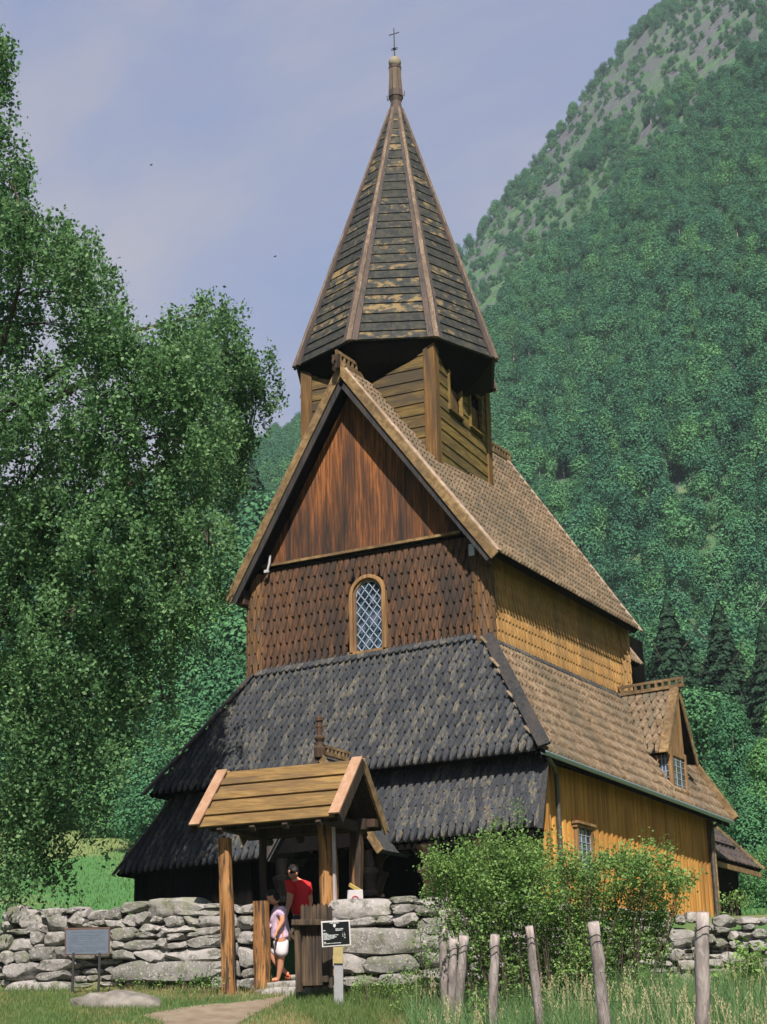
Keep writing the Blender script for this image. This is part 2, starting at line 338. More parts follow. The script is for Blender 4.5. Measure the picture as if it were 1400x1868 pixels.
def gz(x, y):
    x = np.asarray(x, float); y = np.asarray(y, float)
    dx = x-CAMP[0]; dy = y-CAMP[1]; r = np.hypot(dx, dy); az = np.degrees(np.arctan2(dx, dy)); s = dx*SV[0]+dy*SV[1]; fwd = dx*HV[0]+dy*HV[1]
    front = np.interp(r, *FR_) + hn(x, y, 2.2)*.04
    front = front + .42*np.clip((s-.5)/3, 0, 1)*np.exp(-((r-18.5)/4.5)**2)
    back = np.interp(r, *BK_) + hn(x, y, 14, 1)*.12*np.clip((r-45)/30, 0, 8)
    c = np.tan(np.radians(np.interp(az, *CR))); rc = np.interp(az, *RC)
    zt = rc*c; t = np.clip((r-200)/(rc-200), 0, 3)
    hill = np.where(t <= 1, 35+(zt-35)*t, zt+(r-rc)*.05) + hn(x, y, 55, 2)*9*np.clip(t, 0, 1)*np.clip(1.4-t, .25, 1)+hn(x, y, 18, 3)*3*np.clip(t, 0, 1)
    back = np.where(r > 200, hill, back)
    sd_ = sdline(x, y); k = np.clip((sd_-.15)/.5, 0, 1); k = k*k*(3-2*k)
    z = front*(1-k)+back*k
    gl = (x-FLb[0])*G1[0]+(y-FLb[1])*G1[1]; gd = (x-FLb[0])*G2[0]+(y-FLb[1])*G2[1]
    cor = np.clip((gl+.05)/.12, 0, 1)*np.clip((1.9-gl)/.12, 0, 1)*(gd > -.5)*(gd < 4.5)
    z = z*(1-cor)+np.minimum(z, FLb[2]-.03+np.interp(gd, [-1, .2, 1.2, 2.2, 4.5], [0, 0, .12, .3, 1.1]))*cor
    behind = fwd < 0
    return np.where(behind, -4.3-np.clip(-fwd-6, 0, 400)*.12, z)
def gzz(x, y): return float(gz(np.array([x]), np.array([y]))[0])
def groundmat():
    m, t, b = newmat('ground_turf')
    v = coord(t, (1, 1, 1)); n1 = noise(t, v, .35, 4, .6); n2 = noise(t, v, 3, 4, .65); n3 = noise(t, v, .08, 4, .6, .8)
    g = mix(t, n2, (.03, .075, .025), (.06, .12, .035))
    g = mix(t, rmp(t, n1, [(.5, (0, 0, 0)), (.62, (1, 1, 1))]), g, (.15, .13, .055))
    t.links.new(g, b.inputs['Base Color']); b.inputs['Roughness'].default_value = .95; bump(t, b, n2, .6, .05)
    return m
def hillmat():
    m, t, b = newmat('hillside_rock_and_grass')
    v = coord(t, (1, 1, 1)); n1 = noise(t, v, .03, 5, .65, 1.0); n2 = noise(t, coord(t, (.10, .10, .02), rot=(0, .6, .6)), 1, 6, .7, .6); n3 = noise(t, v, .5, 4, .6)
    g = mix(t, n1, (.030, .085, .045), (.060, .125, .05)); g = mix(t, rmp(t, n3, [(.52, (0, 0, 0)), (.7, (1, 1, 1))]), g, (.10, .13, .06))
    rk = mix(t, n3, (.04, .045, .055), (.11, .105, .12))
    sp = N_(t, 'ShaderNodeSeparateXYZ'); t.links.new(v, sp.inputs[0]); up_ = math_(t, 'MULTIPLY', math_(t, 'SUBTRACT', sp.outputs[2], 150), .0004)
    g = mix(t, rmp(t, math_(t, 'ADD', n2, up_), [(.535, (0, 0, 0)), (.60, (1, 1, 1))]), g, rk)
    t.links.new(g, b.inputs['Base Color']); b.inputs['Roughness'].default_value = .95; bump(t, b, n2, 1, 2.5)
    return m
def meadowmat():
    m, t, b = newmat('meadow_grass')
    v = coord(t, (1, 1, 1)); n1 = noise(t, v, .09, 4, .6, .5); n2 = noise(t, v, 1.6, 4, .65)
    g = mix(t, n2, (.034, .105, .030), (.065, .165, .042)); sp = N_(t, 'ShaderNodeSeparateXYZ'); t.links.new(v, sp.inputs[0])
    dry = mix(t, n2, (.09, .15, .045), (.20, .19, .08)); rk = (.17, .165, .15)
    g = mix(t, rmp(t, math_(t, 'ADD', n1, math_(t, 'MULTIPLY', math_(t, 'MINIMUM', math_(t, 'MAXIMUM', math_(t, 'SUBTRACT', sp.outputs[2], 5.5), 0), 6), .08)), [(.56, (0, 0, 0)), (.72, (1, 1, 1))]), g, dry)
    g = mix(t, rmp(t, noise(t, v, .35, 3, .5), [(.72, (0, 0, 0)), (.78, (1, 1, 1))]), g, rk)
    t.links.new(g, b.inputs['Base Color']); b.inputs['Roughness'].default_value = .95; bump(t, b, n2, .6, .08)
    return m
def polar(name, r0, r1, rs, mat):
    azs = np.concatenate([np.arange(-180, -56, 4.), np.arange(-56, -4, .35), np.arange(-4, 180.1, 4.)])
    rr = np.array(rs, float); A, Rr = np.meshgrid(np.radians(azs), rr)
    x = CAMP[0]+np.sin(A)*Rr; y = CAMP[1]+np.cos(A)*Rr; z = gz(x, y)
    V = np.stack([x, y, z], -1).reshape(-1, 3); na = len(azs); i, j = np.meshgrid(np.arange(len(rr)-1), np.arange(na-1), indexing='ij')
    a = (i*na+j).ravel(); Fq = np.stack([a, a+na, a+na+1, a+1], 1)
    me = fastmesh(name, V, Fq, mat, True); o = bpy.data.objects.new(name, me); COL.objects.link(o); return o
tag(polar('ground', 0, 45, np.concatenate([[.01], np.arange(2, 22, 1.), np.arange(22, 45.01, .22)]), groundmat()), None, None, kind='structure')
tag(polar('meadow', 45, 200, np.concatenate([[44.9], np.arange(46, 200, 2.5), [200.2]]), meadowmat()), None, None, kind='structure')
tag(polar('hill_terrain', 200, 1500, np.concatenate([[200], np.arange(206, 900, 7), np.arange(900, 1301, 80)]), hillmat()), None, None, kind='structure')
# ------------------------------------------------------------------ stave church
CH = thing('stave_church', 'tall dark stave church of tarred shingles with a pointed eight-sided spire behind the stone wall', 'church', (0, 3, -.3))
V3 = lambda *a: np.array(a, float)
def nrmz(v): v = np.array(v, float); return v/np.linalg.norm(v)
def shingle(mb, P, Ud, Dd, N, w, h, t=.035, Lf=2.0, ch=True):
    """one pointed shingle: P its tip, Ud across, Dd downhill, N outward"""
    w = w*random.uniform(.96, 1.0); k = random.uniform(-.012, .012)
    pr = [(-.5, Lf), (-.5, 1.12), (-.465, 1.0), (-.44, .78), (-.33, .42), (-.17, .1), (-.12, 0), (.12, 0), (.17, .1), (.33, .42), (.44, .78), (.465, 1.0), (.5, 1.12), (.5, Lf)]
    vs = []; n = len(pr); ht = lambda y: t*1.35*(1-y/Lf)+.004
    for x, y in pr: vs.append(P + Ud*(x*w+k*(1-y)) - Dd*(y*h) + N*(ht(y)-t*.5))
    sx = .78
    for x, y in pr: vs.append(P + Ud*(x*w*sx+k*(1-y)) - Dd*((y+(.06 if y < .2 else 0))*h) + N*(ht(y)+.004))
    fs = [tuple(range(n, 2*n))] + [(i, i+1, n+i+1, n+i) for i in range(n-1)]
    vs += [P + Ud*(x*w+k*(1-y)) - Dd*(y*h) + N*(ht(y)-t) for x, y in pr[1:-1]]
    m = len(pr)-2
    fs += [(1+i, 2*n+i, 2*n+i+1, 2+i) for i in range(m-1)]
    mb.add(vs, fs)
def shingled(mb, TL, TR, BL, BR, w=.155, h=.26, t=.035, skip=None, over=.3, edge=0.0, Nn=None):
    TL, TR, BL, BR = (np.array(q, float) for q in (TL, TR, BL, BR))
    Ud = nrmz((BR-BL)+(TR-TL)); N = nrmz(np.cross(Ud, TL-BL)) if Nn is None else nrmz(Nn)
    Dd = nrmz(np.cross(Ud, N)); Dd = Dd if np.dot(Dd, BL-TL) > 0 else -Dd
    Hh = np.dot((BL+BR)/2-(TL+TR)/2, Dd); rows = max(1, int(round(Hh/h))); h = Hh/rows
    for r in range(rows):
        f = 1-r/rows; l = TL+(BL-TL)*f; q = TR+(BR-TR)*f; l2 = TL+(BL-TL)*max(0, f-.6/rows); q2 = TR+(BR-TR)*max(0, f-.6/rows)
        c0 = np.dot(l-TL, Ud); c1 = np.dot(q-TL, Ud); d0 = max(c0, np.dot(l2-TL, Ud)) if np.dot(BL-TL, Ud) < 0 else c0; d1 = min(c1, np.dot(q2-TL, Ud)) if np.dot(BR-TR, Ud) > 0 else c1
        k0 = math.ceil((d0-edge)/w-.5*(r % 2)-.05); k1 = math.floor((d1+edge)/w-.5*(r % 2)+.05)
        for k in range(k0, k1+1):
            x = (k+.5*(r % 2))*w; ff = (x-c0)/(c1-c0+1e-9)
            P = l+(q-l)*ff
            if skip and skip(P - Dd*h*.6): continue
            shingle(mb, P+Dd*random.uniform(-.008, .008), Ud, Dd, N, w, h, t, min(2.0, (Hh*f)/h+.9) if f*rows < 1.3 else 2.0)
# main roof corner points
RA = V3(-.2, -.5, 11.40); RB = V3(0, 7.33, 11.56); EL0 = V3(-3.064, -.5, 6.778); ER0 = V3(3.224, -.5, 6.767); ER1 = V3(3.14, 7.33, 6.80); EL1 = V3(-3.1, 7.33, 6.8)
# --- walls of the raised nave
mb = MB()
mb.box((0, 3.65, 5.6), (5.36, 7.26, 4.0)); mb.plate([(-2.62, .03, 7.35), (2.62, .03, 7.30), (-.17, .03, 11.2)], (0, -1, 0), .12)
mb.plate([(-2.66, 7.28, 7.35), (0, 7.28, 11.3), (2.66, 7.28, 7.3)], (0, 1, 0), .12)
mb.build('inner_wall', M_blackwood, CH)
mb = MB()
wn = lambda P: -.36 < P[0] < .54 and 5.05 < P[2] < 6.90-max(0, abs(P[0]-.09)-.15)*.9
shingled(mb, (-2.5, 0, 7.34), (2.5, 0, 7.27), (-2.5, -.03, 5.16), (2.5, -.03, 5.21), skip=wn, t=.05)
w_w = mb.build('west_wall', M_westwall, CH); w_w['label'] = 'brown scale-shingled west wall around the arched window'
mb = MB(); shingled(mb, (2.70, .2, 6.95), (2.70, 7.25, 7.0), (2.76, .2, 5.16), (2.76, 7.25, 5.22), t=.04)
mb.build('south_wall', M_southwall, CH)['label'] = 'ochre shingled upper south wall'
# corner columns wrapped in shingles
for cx, cyy, m_ in ((-2.69, .05, M_column), (2.66, .05, M_column), (2.66, 7.28, M_southwall)):
    mb = MB(); mb.tube([(cx, cyy, 4.7), (cx, cyy, 7.2)], .17, 12)
    for r in range(8):
        z = 5.05+r*.25
        for k in range(-4, 6):
            a = -math.pi/2 + (k+.5*(r % 2))*.62 + (.5 if cx > 0 else -.3)
            N = V3(math.cos(a), math.sin(a), 0); Ud = V3(-math.sin(a), math.cos(a), 0)
            shingle(mb, V3(cx, cyy, z)+N*(.205), Ud, V3(0, 0, -1), N, .13, .25, .03)
    mb.build('corner_column', m_, CH)
# --- west window
wc = .094; hw = .305; zb = 5.29; zs = 6.45
def arch(hw_, zb_, zs_, hh, y, n=14): return [(wc-hw_, y, zb_)] + [(wc-hw_*math.cos(math.pi*k/n), y, zs_+hh*math.sin(math.pi*k/n)) for k in range(n+1)] + [(wc+hw_, y, zb_)]
mb = MB()
for (o, i, y0, y1) in ((.125, .045, -.115, .0), (.05, 0.0, -.06, .02)):
    A = arch(hw+o, zb-.06, zs, .30+o, y0); B = arch(hw+i, zb-.06, zs, .30+i, y0); A2 = [(x, y1, z) for x, y, z in A]; B2 = [(x, y1, z) for x, y, z in B]; n = len(A)
    vs = A+B+A2+B2; fs = []
    for k in range(n-1): fs += [(k, k+1, n+k+1, n+k), (2*n+k, 2*n+k+1, k+1, k), (n+k, n+k+1, 3*n+k+1, 3*n+k)]
    fs += [(0, n, 3*n, 2*n), (n-1, 2*n-1, 4*n-1, 3*n-1)]
    mb.add(vs, fs)
mb.box((wc, -.05, zb-.045), (.86, .13, .07)); mb.box((wc, -.045, zb-.115), (.92, .10, .06))
win = MB().add([(0, 0, 0)], []); 
wf = mb.build('window', M_frame, CH, bevel=.008); wf['label'] = 'arched wooden west window'
mb = MB(); pw, ph = .19, .235; dz = 6.75
ins = lambda x, z: abs(x-wc) < hw and z > zb and (z < zs or ((x-wc)/hw)**2+((z-zs)/.30)**2 < 1)
for i in range(-6, 7):
    for j in range(-3, 22):
        x = wc+i*pw/2*1.0; z = zb+j*ph/2
        if (i+j) % 2: continue
        q = [(x-pw/2, z), (x, z-ph/2), (x+pw/2, z), (x, z+ph/2)]
        cl = []
        for X, Z in q:
            X = min(max(X, wc-hw+.002), wc+hw-.002); Z = max(Z, zb)
            if Z > zs:
                rr = math.hypot((X-wc)/hw, (Z-zs)/.30)
                if rr > .99: X = wc+(X-wc)/rr*.99; Z = zs+(Z-zs)/rr*.99
            cl.append((X, -.012+random.uniform(-.002, .002), Z))
        if sum(ins(a, b+.001) for a, b in q) == 0: continue
        mb.add(cl, [(0, 1, 2, 3)])
gl = mb.build('window_pane', M_glass, CH); gl.parent = wf
mb = MB()
for sgn in (1, -1):
    for k in range(-14, 30):
        pts = []
        for t in np.linspace(-1.2, 1.2, 160):
            x = wc+t*.5; z = zb+(k*ph)+sgn*(x-wc)/pw*ph+.0
            if ins(x, z): pts.append((x, z))
        if len(pts) > 4: mb.beam((pts[0][0], -.02, pts[0][1]), (pts[-1][0], -.02, pts[-1][1]), .014, .016)
A = arch(hw-.004, zb+.005, zs, .295, -.02)
for a, b in zip(A[:-1], A[1:]): mb.beam(a, b, .012, .016)
ld = mb.build('leading', M_lead, CH); ld.parent = wf
# --- gable boarding
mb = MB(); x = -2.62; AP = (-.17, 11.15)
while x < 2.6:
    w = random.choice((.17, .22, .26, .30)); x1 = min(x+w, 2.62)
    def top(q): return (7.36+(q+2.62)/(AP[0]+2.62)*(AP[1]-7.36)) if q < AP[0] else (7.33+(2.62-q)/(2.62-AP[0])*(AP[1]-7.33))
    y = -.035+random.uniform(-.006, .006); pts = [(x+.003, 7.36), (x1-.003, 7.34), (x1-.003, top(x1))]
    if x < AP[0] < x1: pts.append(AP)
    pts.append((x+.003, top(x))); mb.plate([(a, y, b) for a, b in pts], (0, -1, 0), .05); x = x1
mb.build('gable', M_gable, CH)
mb = MB(); mb.beam((-2.45, -.09, 7.455), (2.3, -.09, 7.40), .10, .055); mb.build('gable_sill', M_barge, CH)
mb = MB(); mb.beam((-2.62, -.05, 7.385), (2.62, -.05, 7.325), .07, .05); mb.build('gable_shadow_line', M_blackwood, CH)  # black strip drawn in as the shadow line below the sill
# --- nave roof
mb = MB(); th = .13
for A0, B0, A1, B1 in ((RA, EL0, RB, EL1), (RA, ER0, RB, ER1)):
    N = nrmz(np.cross(B0-A0, A1-A0)); N = N if N[2] > 0 else -N
    mb.plate([A0, B0, B1, A1], N, th)
rf = mb.build('roof', M_blackwood, CH)
mb = MB(); shingled(mb, RA+V3(0, .12, 0), RB-V3(0, .1, 0), ER0+V3(.02, .12, -.03), ER1+V3(.02, -.1, -.03), Nn=(.83, 0, .56), t=.07); s_ = mb.build('roof_shingles', M_southroof, CH); s_.parent = rf
for P0, Q0, m_ in ((RA, EL0, M_barge), (RA, ER0, M_barge)):
    d = nrmz(Q0-P0); n = nrmz(np.cross(d, (0, 1, 0))); n = n if n[2] > 0 else -n
    mb = MB(); mb.beam(P0+V3(0, -.05, .06)-n*.06-d*.05, Q0+V3(0, -.05, 0)-n*.06+d*.12, .05, .19, up=n, nseg=10, wob=.004)
    mb.build('bargeboard', m_, CH, bevel=.01)
    mb = MB(); mb.beam(P0+V3(0, -.012, 0)-n*.20, Q0+V3(0, -.012, 0)-n*.20+d*.06, .04, .12, up=n)
    mb.build('barge_moulding', M_charcoal, CH)
for P0, Q0 in ((RA+V3(0, .02, .07), ER0+V3(0, .02, .05)), (RB+V3(0, -.02, .05), ER1+V3(0, -.02, .04))):
    d = nrmz(Q0-P0); n = nrmz(np.cross((0, 1, 0), d)); n = n if n[2] > 0 else -n
    mb = MB(); mb.beam(P0+n*.03, Q0+n*.03+d*.12, .15, .04, up=n, nseg=8, wob=.004); mb.build('verge_board', M_bargepink, CH, bevel=.008)
mb = MB(); mb.beam(RA+V3(-.02, -.1, .02)-V3(0, 0, .5), RA+V3(-.02, .02, .02)-V3(0, 0, .62), .5, .02); 
# ridge crests with pierced rail
def crest(P0, P1, h=.2, mat=M_barge, step=.15, parent=CH, t=.05):
    P0 = np.array(P0, float); P1 = np.array(P1, float); Ln = np.linalg.norm(P1-P0); d = (P1-P0)/Ln; up = V3(0, 0, 1); mb = MB()
    mb.beam(P0, P1, t*1.4, h*.36); mb.beam(P0+up*h*.8, P1+up*h*.8, t, h*.28)
    k = int(Ln/step)
    for i in range(k+1):
        c = P0+d*(Ln*i/k)+up*h*.42
        if i == k: c = c-d*t*.6
        if i == 0: c = c+d*t*.6
        mb.beam(c-up*h*.3, c+up*h*.3, t*.9, step*.34, up=d)
    return mb.build('ridge_crest', mat, parent)
crest(RA+V3(0, -.2, .12), V3(-.17, .6, 11.5), .26)
crest(V3(-.03, 3.9, 11.62), RB+V3(0, .15, .12), .24)
mb = MB(); sc = [RA+V3(0, -.22, .16)+V3(0, -.05+.10*math.sin(a)*(1-a/9), -.13-.12*math.cos(a)*(1-a/9)+.0) for a in np.linspace(0, 5.2, 16)]
mb.tube([p-V3(0, .02, .02) for p in sc], [.055-.002*i for i in range(16)], 8); mb.box(RA+V3(0, -.2, .08), (.13, .12, .3)); mb.build('ridge_scroll', M_carved, CH)
# eave blocks, markers
mb = MB(); mb.box((-2.86, -.22, 6.78), (.2, .3, .34)); mb.build('eave_block', M_carved, CH, bevel=.02)
mb = MB(); mb.box((2.9, -.2, 6.74), (.2, .3, .3)); mb.build('eave_block', M_carved, CH, bevel=.02)
mb = MB(); P = at(861, 1003, 1, -.3); mb.box(P, (.13, .04, .24)); mb.build('metal_plate', M_tape, CH, bevel=.01)
mb = MB(); a = at(493, 1013, 1, -.2); b = at(488, 1042, 1, -.2); mb.tube([a, (a+b)/2+V3(.02, 0, 0), b], .025, 6); mb.box(b+V3(-.02, 0, 0), (.10, .05, .06)); mb.build('metal_plate', M_tape, CH)
# --- upper skirt roof
WT = (V3(-2.66, -.1, 5.09), V3(2.64, -.1, 5.16)); WB = (V3(-4.36, -1.446, 2.60), V3(4.40, -1.446, 2.57))
ST = (V3(2.74, -.05, 5.14), V3(2.78, 8.95, 5.14)); SB = (V3(4.40, -1.446, 2.57), V3(4.40, 9.0, 2.43))
NT = (V3(-2.74, -.05, 5.1), V3(-2.74, 8.95, 5.14)); NB = (V3(-4.36, -1.446, 2.60), V3(-4.40, 9.0, 2.43))
mb = MB()
for A0, A1, B0, B1 in ((*WT, *WB), (*ST, *SB), (*NT, *NB)):
    N = nrmz(np.cross(A1-A0, B0-A0)); N = N if N[2] > 0 else -N; mb.plate([A0, A1, B1, B0], N, .12)
sk = mb.build('skirt_roof', M_blackwood, CH)
mb = MB(); shingled(mb, WT[0], WT[1], WB[0]+V3(0, -.02, -.03), WB[1]+V3(0, -.02, -.03), h=.275, t=.045); s_ = mb.build('west_shingles', M_westroof, CH); s_.parent = sk
mb = MB(); shingled(mb, ST[0], ST[1], SB[0]+V3(.02, 0, -.03), SB[1]+V3(.02, 0, -.03), h=.30, t=.075); s_ = mb.build('south_shingles', M_southroof, CH); s_.parent = sk
mb = MB()                                   # scalloped flashing course under the walls
for k in range(36):
    P = V3(-2.55+k*.146, -.17, 5.10+k*.002); shingle(mb, P+V3(0, -.03, -.07), V3(1, 0, 0), nrmz((0, -.6, -1)), nrmz((0, -1, .6)), .15, .10, .03)
mb.build('flashing_course', M_westroof, CH); mb = MB()
for k in range(48):
    P = V3(2.84, .1+k*.15, 5.12); shingle(mb, P+V3(.03, 0, -.06), V3(0, 1, 0), nrmz((.6, 0, -1)), nrmz((1, 0, .6)), .15, .10, .03)
mb.build('flashing_course', M_westroof, CH)
def hip(a, b, w, h, mat, up, name='hip_board'):
    mb = MB(); mb.beam(a, b, w, h, up=up, nseg=8, wob=.006); return mb.build(name, mat, CH, bevel=.01)
hip(V3(-2.72, -.12, 5.14), V3(-4.47, -1.50, 2.60), .30, .05, M_hipdark, (-.7, -.9, .7))
hip(V3(2.78, -.10, 5.22), V3(4.50, -1.50, 2.64), .24, .06, M_charcoal, (.25, -.9, .7))
hip(V3(2.80, 8.98, 5.16), V3(4.55, 9.03, 2.46), .16, .16, M_barge, (1, 0, .6), 'verge_board')
# --- lower skirt roof
LT = (V3(-4.02, -1.05, 2.50), V3(4.28, -1.0, 2.45)); LB = (V3(-4.93, -1.72, 1.02), V3(4.40, -1.70, 1.18))
NL = (V3(-4.02, -1.05, 2.50), V3(-4.02, 7, 2.5), V3(-4.93, 7.2, 1.0), V3(-4.93, -1.72, 1.02))
mb = MB(); N = nrmz(np.cross(LT[1]-LT[0], LB[0]-LT[0])); N = N if N[2] > 0 else -N; mb.plate([LT[0], LT[1], LB[1], LB[0]], N, .1); mb.plate(NL, nrmz((-1, 0, .6)), .1)
lo = mb.build('lower_skirt_roof', M_blackwood, CH)
mb = MB(); shingled(mb, LT[0], LT[1], LB[0]+V3(0, -.02, -.03), LB[1]+V3(0, -.02, -.03), h=.27, t=.045); s_ = mb.build('west_shingles', M_westroof, CH); s_.parent = lo
hip(V3(4.34, -1.10, 2.40), V3(4.45, -1.76, 1.12), .10, .06, M_charcoal, (.3, -.9, .4), 'end_board')
hip(V3(-4.05, -1.08, 2.52), V3(-4.99, -1.76, 1.0), .14, .05, M_hipdark, (-.7, -.9, .7))
# --- side walls below
mb = MB(); y = -.59; uW = 3.98
while y < 8.62:
    w = random.uniform(.17, .26); y1 = min(y+w, 8.63); pr = [(0, 0), (.10, .028), (.35, .048), (.65, .048), (.9, .028), (1, 0)]; off = random.uniform(-.006, .006)
    vs = [(uW+off+d-.03, y+.003+(y1-y-.006)*t, z) for z in (-.45, 2.55) for t, d in pr]; n = 6
    mb.add(vs, [(i, i+1, n+i+1, n+i) for i in range(n-1)] + [(5, 4, 3, 2, 1, 0), (6, 7, 8, 9, 10, 11)]); y = y1
mb.build('aisle_wall', M_yellow, CH)['label'] = 'golden vertical boarding of the south aisle wall'
mb = MB(); mb.box((0, 4.0, 1.0), (7.86, 9.1, 3.0)); mb.box((-4.45, 3, .5), (.9, 8, 2.0)); mb.build('aisle_core', M_blackwood, CH)
mb = MB(); 
for k in range(5): mb.box((3.82+.045*k, -.62, 1.0), (.17, .10+.02*(k % 2), 3.0))
mb.tube([(3.98, -.55, -.5), (3.98, -.55, 2.5)], .12, 10); mb.build('corner_post', M_yellow, CH)
mb = MB(); mb.tube([(4.02, 8.66, -.5), (4.02, 8.66, 2.45)], .11, 8); mb.build('corner_post', M_barge, CH)
mb = MB()
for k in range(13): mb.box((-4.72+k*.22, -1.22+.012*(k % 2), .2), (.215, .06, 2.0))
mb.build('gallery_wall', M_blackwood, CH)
# carved gallery posts
for cx in (1.04, 2.12, 3.2):
    mb = MB(); mb.lathe((cx, -1.58, -.45), [(.10, 0), (.10, .5), (.085, .6), (.13, .64), (.13, .69), (.10, .72), (.115, .80), (.17, .95), (.18, 1.0), (.12, 1.02)], 14)
    mb.box((cx, -1.58, .60), (.32, .3, .09)); mb.tube([(cx, -1.58, .64), (cx, -1.58, .8), (cx, -1.58, 1.05)], [.10, .13, .24], 8)
    for s_ in (-1, 1): mb.plate([(cx+s_*.08, -1.62, .62), (cx+s_*.14, -1.62, .85), (cx+s_*.42, -1.62, 1.05), (cx, -1.62, 1.05)], (0, -1, 0), .08)
    mb.build('gallery_post', M_carved, CH, smooth=False)
mb = MB(); mb.box((1.6, -1.58, 1.07), (5.6, .18, .14)); mb.build('gallery_beam', M_blackwood, CH)
# small south window
mb = MB(); A = at(1050, 1506, 0, 4.02); B = at(1081, 1582, 0, 4.02); y0, y1, z1, z0 = A[1], B[1]-.02, A[2]+.03, B[2]-.12
mb.box((4.045, (y0+y1)/2, z1+.03), (.16, y1-y0+.2, .05)); mb.box((4.035, (y0+y1)/2, z1-.03), (.10, y1-y0+.14, .06))
for yy in (y0, y1): mb.box((4.03, yy, (z0+z1)/2), (.09, .06, z1-z0))
mb.box((4.04, (y0+y1)/2, z0), (.11, y1-y0+.1, .06)); sw = mb.build('window', M_frame, CH)
mb = MB(); n, m = 3, 6
for i in range(n):
    for j in range(m):
        ya, yb = y0+.03+(y1-y0-.06)*i/n, y0+.03+(y1-y0-.06)*(i+1)/n; za, zb2 = z0+.03+(z1-z0-.08)*j/m, z0+.03+(z1-z0-.08)*(j+1)/m
        mb.add([(4.022, ya, za), (4.022, yb, za), (4.022, yb, zb2), (4.022, ya, zb2)], [(0, 1, 2, 3)])
g = mb.build('window_pane', M_glass, CH); g.parent = sw
mb = MB()
for i in range(n+1): yy = y0+.03+(y1-y0-.06)*i/n; mb.box((4.03, yy, (z0+z1)/2), (.012, .014, z1-z0-.06))
for j in range(m+1): zz = z0+.03+(z1-z0-.08)*j/m; mb.box((4.03, (y0+y1)/2, zz), (.013, y1-y0, .012))
g = mb.build('leading', M_lead, CH); g.parent = sw
# gutter and downpipes
mb = MB(); a = SB[0]+V3(.03, .0, -.03); b = SB[1]+V3(.03, .0, -.03); n = 9
for k in range(n):
    an = math.pi*k/(n-1)
vs = []; 
for P in (a, b):
    for k in range(n): an = math.pi*k/(n-1); vs.append(P+V3(-math.cos(an)*.055+.02, 0, -math.sin(an)*.055))
mb.add(vs, [(k, k+1, n+k+1, n+k) for k in range(n-1)]); mb.tube([a+V3(.075, 0, 0), b+V3(.075, 0, 0)], .012, 6)
mb.build('gutter', M_gutter, CH)
mb = MB(); mb.beam(SB[0]+V3(-.02, .02, -.06), SB[1]+V3(-.02, -.02, -.06), .03, .16); mb.build('eave_light_blocker', M_blackwood, CH)  # added strip that blocks stray sun dots from the aisle wall
mb = MB(); mb.tube([(4.42, -1.2, 2.46), (4.3, -.7, 2.42), (4.10, -.14, 2.36), (4.09, -.10, 2.2), (4.09, -.06, -.4)], .045, 8); mb.build('downpipe', M_pipe, CH)
mb = MB(); mb.tube([(4.4, 8.5, 2.36), (4.15, 8.50, 2.25), (4.10, 8.50, 2.0), (4.10, 8.50, -.4)], .045, 8); mb.build('downpipe', M_pipe, CH)
# --- dormer over the aisle
uf = 4.25; AP = at(1238, 1262, 0, uf); E1 = at(1216, 1372, 0, uf); E2 = at(1271, 1390, 0, uf); zE = (E1[2]+E2[2])/2; yc = AP[1]; hwd = min(yc-E1[1], .95); hwd2 = E2[1]-yc
DM = None
mb = MB(); ub = 2.8; A0 = V3(ub, yc, AP[2]); A1 = V3(uf, yc, AP[2]); 
for s_, hh in ((-1, hwd), (1, hwd2)):
    B0 = V3(ub, yc+s_*hh, zE); B1 = V3(uf, yc+s_*hh, zE); N = nrmz(np.cross(A1-A0, B0-A0)); N = N if N[2] > 0 else -N; mb.plate([A0, A1, B1, B0], N, .06)
DM = mb.build('dormer', M_blackwood, CH)
mb = MB(); shingled(mb, V3(ub, yc, AP[2]), V3(uf-.15, yc, AP[2]), V3(ub, yc-hwd-.01, zE-.02), V3(uf-.15, yc-hwd-.01, zE-.02), w=.17, h=.24, t=.05, Nn=np.cross((1, 0, 0), (0, -hwd, zE-AP[2]))*-1 if False else (0, -(AP[2]-zE), hwd)); g = mb.build('dormer_shingles', M_southroof, CH); g.parent = DM
for s_, hh in ((-1, hwd), (1, hwd2)):
    a = V3(uf, yc, AP[2]+.06); b = V3(uf, yc+s_*(hh+.06), zE-.05); d = nrmz(b-a); n = nrmz(np.cross(d, (1, 0, 0))); n = n if n[2] > 0 else -n
    mb = MB(); mb.beam(a, b, .05, .13, up=n); mb.beam(a+V3(-.08, 0, 0)+n*.06, b+V3(-.08, 0, 0)+n*.06, .2, .03, up=n); g = mb.build('dormer_bargeboard', M_barge, CH, bevel=.006); g.parent = DM
g = crest(V3(ub-.05, yc, AP[2]+.10), V3(uf+.14, yc, AP[2]+.14), .21, M_barge, .16); g.parent = DM
_n = nrmz(np.cross(ST[1]-ST[0], SB[0]-ST[0])); uw = float(np.clip(atp(1229, 1436, ST[0]+_n*.05*np.sign(_n[2]), _n)[0], 3.6, 4.24)); print('dormer u', uw)
mb = MB(); zw0 = at(1228, 1440, 0, uw)[2]; yl = at(1225, 1400, 0, uw)[1]; yr = at(1249, 1400, 0, uw)[1]; zt_ = zE+.02
ulf = at(1192, 1400, 1, yl)[0]
mb.box((uw, yl, (zw0+zt_)/2), (.09, .09, zt_-zw0+.1)); mb.box((uw, yr, (zw0+zt_)/2), (.09, .09, zt_-zw0+.1)); mb.box((uw, (yl+yr)/2, zw0-.02), (.14, yr-yl+.1, .07)); mb.box((uw, (yl+yr)/2, zt_-.03), (.08, yr-yl, .08))
mb.box((uw-.30, yl, (zw0+zt_)/2), (.06, .06, zt_-zw0+.1))
